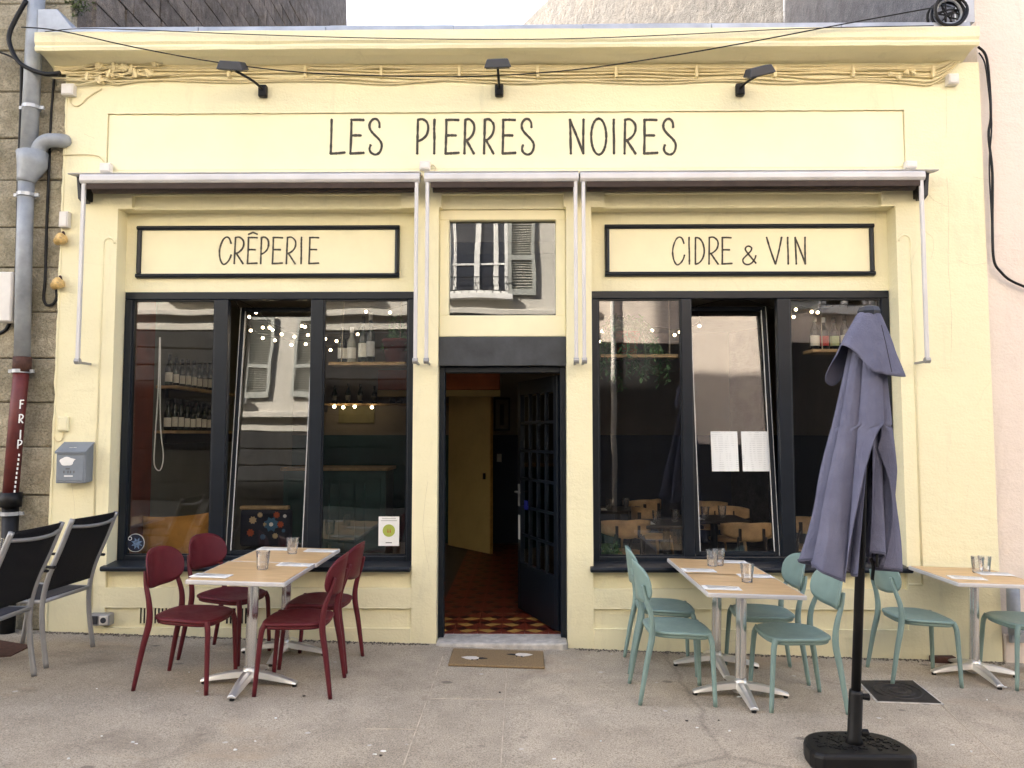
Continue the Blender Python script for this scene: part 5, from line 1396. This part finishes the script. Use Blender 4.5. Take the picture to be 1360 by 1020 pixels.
# plant shelf of the right window
rx0, rx1, rz_ = F(796, 474, ysh).x, F(897, 474, ysh).x, F(850, 472, ysh).z
interior_shelf('plant_shelf', rx0, rx1, ysh - .1, ysh + .12, rz_, 'wooden shelf with a trailing plant inside the CIDRE & VIN window', True)
leaf_plant('trailing_plant', F(833, 470, ysh).x, ysh, rz_, .105, .20, 'pot_terracotta', 44, .36, .52, 'trailing green plant in a terracotta pot hanging over its shelf', .16)
bx0, bx1, bz_ = F(1073, 465, ysh).x, F(1172, 465, ysh).x, F(1100, 465, ysh).z
interior_shelf('bottle_shelf', bx0, bx1, ysh - .1, ysh + .12, bz_, 'wooden shelf with cider bottles behind the parasol', True)
for px, h_, l_, cp, lab in ((1082, .29, 'bottle_label', 'bottle_clear', 'cider bottle with plain white label behind the parasol'), (1094, .28, 'label_red', 'paper', 'cider bottle with red and white label behind the parasol'),
                            (1108, .28, 'label_green', 'iron', 'cider bottle with pale green label behind the parasol'), (1122, .30, 'bottle_label', 'iron', 'bottle half hidden by the top of the parasol')):
    bottle(F(px, 455, ysh).x, ysh, bz_, h_, lab, 'bottle_dark', l_, .040, cp)
# wall shelves on the left
for row, (py, lab) in enumerate(((572, 'lower wall shelf of bottles by the maroon wall'), (517, 'upper wall shelf of bottles by the maroon wall'))):
    z = F(240, py, 1.7).z; e = interior_shelf('wall_shelf', XA + .002, XA + .2, 1.06, 2.7, z, lab)
    for k in range(11 if row == 0 else 8):
        bottle(XA + .10, 1.12 + k * .135, z + .001, random.uniform(.27, .31), 'dark wine bottle standing on the ' + lab.split(' of')[0], 'bottle_dark', 'bottle_label', .036, 'iron')
# bar with back shelf
by_ = 3.6; btz = F(400, 621, by_).z
bar = empty('bar_counter', (-2.2, by_, 0), 'dark green bar counter with a worn wooden top inside the crêperie', 'counter')
bxa, bxb = -3.0, F(512, 621, by_).x
build('front', MB().box(bxa, bxb, by_ + .04, by_ + .6, fl, btz - .04), 'bar_green', bar)
build('top', MB().box(bxa - .03, bxb + .03, by_, by_ + .65, btz - .04, btz), 'shelf_wood', bar, bevel=.005)
for k in range(4):
    x = bxa + (bxb - bxa) * k / 4; build('panel', MB().box(x + .06, x + (bxb - bxa) / 4 - .06, by_ + .025, by_ + .039, fl + .12, btz - .14), 'bar_green', bar, bevel=.006)
for k, px in enumerate((317, 325.5, 334.5)):
    p = F(px, 618, by_ + .2); build('canister', MB().box(p.x - .036, p.x + .036, by_ + .16, by_ + .26, btz + .001, btz + .19), 'bottle_label', label='tall cream carton standing on the bar top', cat='carton', group='cartons on the bar', bevel=.003)
bs = F(470, 536, 5.2).z
interior_shelf('back_bar_shelf', -3.0, -.95, 5.1, 5.36, bs, 'dark shelf on the back wall above the bar')
for k, px in enumerate((444, 462, 478, 497, 521, 531)):
    bottle(F(px, 530, 5.2).x, 5.22, bs + .001, random.uniform(.24, .32), 'dark bottle standing on the shelf above the bar', 'bottle_dark', 'ink', .04, 'iron')
build('lit_wall_patch', MB().box(F(448, 550, 5.3).x, F(496, 550, 5.3).x, 5.375, 5.39, F(470, 562, 5.3).z, bs - .03), 'lit_wall_tint', label='small greenish patch coloured as bulb light on the wall behind the bar', cat='panel')  # glow of the bulbs on the back wall, put into the panel colour
# string lights
def lights(name, pix, Y, label, wires):
    pts = [F(a, b, Y) for a, b in pix]; e = empty(name, pts[0], label, 'string lights')
    for p in pts: build('bulb', MB().sphere(p, .0145 if Y < 3 else .024, 10, 6), 'bulb', e, smooth=True)
    for w_ in wires: build('wire', MB().tube(smooth_path([F(a, b, Y) + Vector((0, .0, .022)) for a, b in w_], 4), .003, 4), 'iron', e)
lights('string_lights', [(340, 415), (331, 421), (333, 439), (349, 435), (349, 449), (358, 435), (362, 438), (365, 452), (374, 444), (391, 447), (387, 458), (401, 433), (405, 434), (409, 445), (406, 457), (432, 450), (447, 453), (439, 465), (475, 444), (486, 414), (490, 441), (518, 415)], 1.3,
       'string of small warm bulbs looped inside the CRÊPERIE window', [[(300, 395), (340, 413), (362, 435), (391, 445), (405, 432), (432, 448), (475, 442), (486, 412), (518, 413), (560, 400)], [(310, 400), (333, 437), (349, 447), (365, 450), (387, 456), (406, 455), (439, 463), (490, 439), (560, 430)]])
lights('string_lights', [(800, 440), (866, 439), (896, 445), (903, 441), (798, 454), (924, 412), (929, 433), (1037, 417), (1054, 421), (1057, 411), (1078, 414), (1086, 415)], 1.1,
       'string of small warm bulbs inside the CIDRE & VIN window', [[(770, 430), (800, 438), (866, 437), (899, 441), (929, 431), (924, 410)], [(924, 410), (980, 400), (1037, 415), (1057, 409), (1086, 413), (1150, 400)]])
lights('string_lights', [(444, 540), (456, 541), (471, 540), (494, 541)], 5.05, 'short string of warm bulbs under the shelf above the bar', [[(435, 536), (456, 539), (494, 539), (510, 536)]])
# window bench with cushion, floral chair
bz2 = F(230, 741, .5).z - .03
build('window_bench', MB().box(bL0 + .02, FX(300, 740, .5), .335, .80, fl - .02, bz2), 'navy_wall', label='dark boxed bench inside the CRÊPERIE window', cat='bench')
cu0, cu1 = F(183, 700, .47).x, F(277, 700, .47).x; cz0, cz1 = bz2 + .004, F(230, 684, .47).z
rows = []
nU, nV = 16, 12
for side in (1, -1):
    rr_ = []
    for i in range(nU + 1):
        r2 = []
        for j in range(nV + 1):
            u, v = 2 * i / nU - 1, 2 * j / nV - 1
            pin = 1 - .10 * (1 - abs(u) ** 2) * abs(v) ** 4; pinu = 1 - .08 * (1 - abs(v) ** 2) * abs(u) ** 4
            x = (cu0 + cu1) / 2 + u * (cu1 - cu0) / 2 * pinu; z = (cz0 + cz1) / 2 + v * (cz1 - cz0) / 2 * pin + .02 * u
            th = .085 * ((1 - u ** 4) * (1 - v ** 4)) ** .6 + .008 * noise.noise((u * 3, v * 3, side))
            r2.append((x, .47 + (z - cz0) * .22 - side * th, z))
        rr_.append(r2)
    rows.append(rr_)
mb = MB().grid(rows[0]); mb.grid(rows[1])
cu = build('cushion', mb, 'ochre_cushion', smooth=True, label='large ochre cushion leaning behind the CRÊPERIE window', cat='cushion'); weld(cu, 1e-4)
fcx, fcy = F(352, 700, 1.4).x, 1.4; ft_ = F(352, 677, 1.4).z
fc = empty('floral_chair', (fcx, fcy, fl), 'navy floral upholstered chair inside the CRÊPERIE window', 'chair')
build('backrest', MB().box(fcx - .25, fcx + .25, fcy, fcy + .08, .55, ft_), 'floral_navy', fc, bevel=.03, seg=3)
build('top_rail', MB().box(fcx - .25, fcx + .22, fcy - .005, fcy + .085, ft_ + .001, ft_ + .035), 'shelf_wood', fc, bevel=.01, seg=2)
build('seat', MB().box(fcx - .25, fcx + .25, fcy + .09, fcy + .55, .42, .52), 'floral_navy', fc, bevel=.03, seg=2)
for sx_ in (-.22, .19):
    for sy_ in (.02, .5): build('leg', MB().box(fcx + sx_, fcx + sx_ + .035, fcy + sy_, fcy + sy_ + .035, fl - .02, .419), 'shelf_wood', fc)
for (dx, dz, r_, m_) in ((.06, -.14, .075, 'flower_blue'), (.15, -.14, .035, 'flower_red'), (.11, -.05, .035, 'flower_red'), (-.05, -.05, .028, 'flower_cream'), (.0, -.14, .022, 'flower_cream'), (.19, -.06, .02, 'paper'), (.18, -.2, .02, 'flower_blue'), (-.12, -.1, .04, 'flower_cream'), (-.14, -.22, .04, 'flower_red'), (.1, -.25, .03, 'flower_cream'), (-.02, -.26, .03, 'flower_blue')):
    build('flower', MB().prism([(fcx + dx + (r_ if k % 2 else r_ * .72) * math.cos(a), ft_ + dz + (r_ if k % 2 else r_ * .72) * math.sin(a)) for k, a in [(k, 2 * math.pi * k / 16) for k in range(16)]], fcy - .003, fcy - .0005, 'y'), m_, fc)
build('flower_eye', MB().prism([(fcx + .06 + .02 * math.cos(a), ft_ - .14 + .02 * math.sin(a)) for a in [2 * math.pi * k / 10 for k in range(10)]], fcy - .0045, fcy - .0032, 'y'), 'paper', fc)
# wooden dining chairs (back towards -Y, facing +Y)
def make_wood_chair():
    e = empty('dining_chair', (0, 0, 0))
    rows = []
    for i in range(13):
        u = -1 + 2 * i / 12; hh = .085 * (1 - .45 * abs(u) ** 2.4)
        rows.append([(u * .25, -.20 + .13 * u * u, .70 + hh * v + .02 * abs(u)) for v in (-1, -.5, 0, .5, 1)])
    b_ = build('backrest', MB().grid(rows), 'chair_wood', e, smooth=True, local=True, solid=.016)
    for s in (-1, 1): build('slot', MB().box(s * .105 - .010, s * .105 + .010, -.215, -.165, .625, .735), 'dark_wood', e, local=True)
    build('seat', MB().lathe([(.19, 0), (.205, .01), (.205, .025), (.19, .032)], (0, .02, .44), 22), 'chair_wood', e, smooth=True, local=True)
    for sx_ in (-1, 1):
        build('leg', MB().tube([(sx_ * .15, .16, .445), (sx_ * .19, .21, 0)], [.018, .011], 8), 'chair_wood', e, smooth=True, local=True)
        build('leg', MB().tube([(sx_ * .12, -.21, .66), (sx_ * .14, -.16, .44), (sx_ * .18, -.23, 0)], [.012, .018, .011], 8), 'dark_wood', e, smooth=True, local=True)
    return e
wc = make_wood_chair(); wu = []; WG = 'wooden dining chairs in the right room'
for (px, py, Y, rz, lab) in ((830, 692, 1.15, 8, 'curved wooden dining chair inside beside the tipped pane, next to the plant pot'), (868, 676, 2.35, -70, 'curved wooden dining chair turned sideways inside the CIDRE & VIN window'), (855, 657, 3.4, 30, 'curved wooden dining chair deep in the room under the trailing plant'),
                            (945, 663, 3.2, -25, 'curved wooden dining chair deep in the room behind the menus'), (972, 677, 2.2, 175, 'curved wooden dining chair facing the window behind the menus'), (1000, 694, .95, -3, 'curved wooden dining chair just inside below the menus'), (1072, 686, 1.5, 10, 'curved wooden dining chair behind the folded parasol')):
    p = F(px, py, Y); o = wc if not wu else copy_tree(wc); wu.append(o)
    o.matrix_basis = Matrix.Translation((p.x, Y + .2, fl)) @ Matrix.Rotation(R(rz), 4, 'Z'); tag(o, lab, 'chair', WG)
def room_table(x, y, label):
    e = empty('dining_table', (x, y, fl), label, 'table')
    build('table_top', MB().box(x - .3, x + .3, y - .3, y + .3, .745, .775), 'dark_wood', e, bevel=.004)
    build('column', MB().tube([(x, y, fl), (x, y, .745)], .035, 10), 'iron', e); build('base', MB().box(x - .2, x + .2, y - .2, y + .2, fl - .019, fl + .02), 'iron', e)
    return e
for (px, py, Y, lab) in ((885, 722, 1.55, 'dark dining table with glasses inside beside the first mullion'), (820, 668, 2.9, 'dark dining table deep in the room under the plant shelf'), (948, 695, 1.95, 'dark dining table inside behind the menu sheets')):
    p = F(px, py, Y); room_table(p.x, Y, lab)
    for k in range(2):
        g = tum.copy(); C.objects.link(g); g.rotation_euler = (0, 0, 0); g.location = (p.x - .1 + .2 * k, Y - .05 + .1 * k, .7755); tag(g, 'clear tumbler on the ' + lab, 'glass', 'clear tumblers on the tables')
    nn_ = nap.copy(); C.objects.link(nn_); nn_.matrix_basis = Matrix.Translation((p.x - .2, Y - .1, .7755)); tag(nn_, 'folded napkin on the ' + lab, 'napkin', 'folded napkins')
leaf_plant('floor_plant', F(812, 735, .45).x, .50, .28, .10, .30, 'bar_green', 12, .13, .05, 'small leafy plant in a green pot at the bottom of the CIDRE & VIN window', .14)
build('plant_stand', MB().box(F(812, 735, .45).x - .1, F(812, 735, .45).x + .1, .40, .60, fl - .02, .279), 'dark_wood', label='low dark stand under the green plant pot', cat='stand')
# the hall
a_, b_ = F(652, 733, 4.2), F(596, 722, 5.0)
hd_ = empty('sliding_door', (a_.x, 4.2, fl), 'plain ochre yellow inner door standing ajar at the back of the hall', 'door')
ln = Vector((b_.x - a_.x, .8, 0)); Mh = Matrix.Translation((a_.x, 4.25, fl)) @ Matrix.Rotation(math.atan2(ln.y, ln.x), 4, 'Z')
build('leaf', MB().box(0, ln.length, -.02, .02, 0, 2.12, Mh), 'yellow_door', hd_, bevel=.004)
build('handle', MB().box(.10, .125, .021, .05, .98, 1.06, Mh), 'iron', hd_)
build('edge_strip', MB().box(-.012, -.001, -.021, .021, 0, 2.12, Mh), 'tile_yellow', hd_)
p = F(664, 500, 4.15)
build('hall_beam', MB().box(-1.9, p.x, 4.05, 4.2, 2.22, 2.48), 'orange_beam', label='orange brown beam above the ochre inner door', cat='beam', bevel=.006)
build('hall_beam_rail', MB().box(-1.9, p.x + .004, 4.03, 4.19, 2.13, 2.215), 'yellow_door', label='yellowish sliding rail under the orange beam', cat='rail', bevel=.004)
p, q_ = F(656, 528, 5.38), F(677.5, 572, 5.38)
pf = empty('picture_frame', ((p.x + q_.x) / 2, 5.38, q_.z), 'dark framed picture on the back wall of the hall', 'picture')
build('frame', MB().box(p.x, q_.x, 5.36, 5.393, q_.z, p.z), 'iron', pf); build('print', MB().box(p.x + .025, q_.x - .025, 5.355, 5.3595, q_.z + .03, p.z - .03), 'greige_wall', pf)
build('ornament', MB().box((p.x + q_.x) / 2 - .03, (p.x + q_.x) / 2 + .03, 5.352, 5.3545, q_.z + .08, p.z - .1), 'dark_wood', pf)
p = F(663, 608, 5.385); build('light_switch', MB().box(p.x - .035, p.x + .035, 5.375, 5.392, p.z - .06, p.z + .06), 'white_plastic', label='small white switch plate on the dark hall wall', cat='switch', bevel=.004)
build('door_label', MB().box(dw - .062, dw - .018, .0205, .0225, .62, .84, DM), 'paper', label='white vertical label on the stile of the open door', cat='label')
build('door_sticker', MB().box(dw - .25, dw - .17, .0205, .0225, pz0 + 2 * pch - .02, pz0 + 2 * pch + .06, DM), 'sign_blue', label='small blue sticker on the open glazed door', cat='sticker')

# pale mortar joints of the paving
pv = bpy.data.objects['street_pavement']
for a, b in (((588, 872), (536, 1016)), ((673, 893), (665, 1019)), ((486, 968), (560, 969)), ((560, 928), (668, 929)), ((1144, 884), (1168, 912)), ((1250, 936), (1330, 1010))):
    p, q_ = ground_pt(*a), ground_pt(*b); d = (q_ - p).normalized(); w_ = Vector((-d.y, d.x, 0)) * .003
    build('mortar_joint', flat_poly([p + w_, q_ + w_, q_ - w_, p - w_], -.01, .0025), 'joint_mortar', pv)

# grit and weeds gathered along the foot of the wall
gt = MB(); wd_ = MB()
for k in range(2200):
    x = random.uniform(xL, xR)
    if bC0 - .05 < x < bC1 + .05: continue
    y = -.016 - abs(random.gauss(0, .026)); r_ = random.uniform(.003, .011)
    gt.add([(x - r_, y, G(x) + .001), (x + r_ * .3, y - r_, G(x) + .001), (x + r_, y + r_ * .4, G(x) + .001), (x, y + r_, G(x) + .001), (x, y, G(x) + r_ * .8)], [(0, 1, 4), (1, 2, 4), (2, 3, 4), (3, 0, 4)])
build('wall_foot_grit', gt, 'grit', kind='stuff', label='fine grit and crumbs gathered along the foot of the shop wall', cat='grit')

# worn edges of the old paintwork: lips, hairline cracks, ragged left edge
def lip(x0, x1, z, y, r, sd):
    n_ = int((x1 - x0) / .03); pts = [(x0 + (x1 - x0) * i / n_, y, z + .004 * noise.noise((i * .5, sd, 0)) + .003 * noise.noise((i * 1.7, sd, 3))) for i in range(n_ + 1)]
    rr = [max(.0015, r * (1 + .9 * noise.noise((i * .45, sd, 9)) + .5 * noise.noise((i * 1.9, sd, 2)))) for i in range(n_ + 1)]
    build('plaster_lip', MB().tube(pts, rr, 6), 'cream_paint', shop, smooth=True)
lip(f0, f1, fz1, .002, .006, 1); lip(bL0 + chs, bL1 - chs, z_d, .002, .007, 2); lip(bR0 + chs, bR1 - chs, z_d, .002, .007, 3); lip(bC0 + .02, bC1 - .02, z_d, .002, .006, 4)
lip(bL0, bL1, z_b, -.002, .005, 5); lip(bR0, bR1, z_b, -.002, .005, 6); lip(bL0, bL1, z_c, -.012, .004, 7); lip(bR0, bR1, z_c, -.012, .004, 8)
lip(bL0, bL1, zB, .002, .005, 9); lip(bR0, bR1, zB, .002, .005, 10)
def crack(pix, w_=.0010):
    pts = smooth_path([F(a, b, -.0008) for a, b in pix], 5)
    pts = [p + Vector((.006 * noise.noise((i * .7, p.x, 1)), 0, .006 * noise.noise((i * .7, p.z, 5)))) for i, p in enumerate(pts)]
    build('hairline_crack', MB().tube(pts, [max(.0006, w_ * (.6 + .7 * noise.noise((i * .6, p.x * 3, 2)))) for i, p in enumerate(pts)], 4), 'crack_line', shop)
for pix in ([(1258, 236), (1260, 290), (1259, 350), (1264, 420), (1263, 468)], [(1222, 235), (1236, 262), (1258, 275)], [(1292, 235), (1318, 240)], [(1226, 305), (1240, 320), (1236, 345)], [(1272, 345), (1290, 352), (1310, 349)],
            [(1256, 108), (1257, 150), (1256, 182)], [(112, 178), (126, 184)], [(95, 640), (100, 690), (96, 740)], [(1075, 795), (1130, 800), (1165, 797)], [(420, 800), (470, 797), (520, 804)], [(568, 640), (562, 700), (570, 760)]):
    crack(pix)
zz_ = -.15; rows = []; k = 0
while zz_ < zT:
    e_ = .012 + .016 * noise.noise((zz_ * 2.3, 1, 0)) + .012 * noise.noise((zz_ * 9, 4, 0))
    rows.append([(xL + .004, -.006, zz_), (xL - max(.0, e_), -.004, zz_), (xL - max(.0, e_), .03, zz_), (xL + .004, .03, zz_)]); zz_ += .035
mb = MB().grid(rows, loop=True); build('ragged_edge', mb, 'cream_paint', shop)
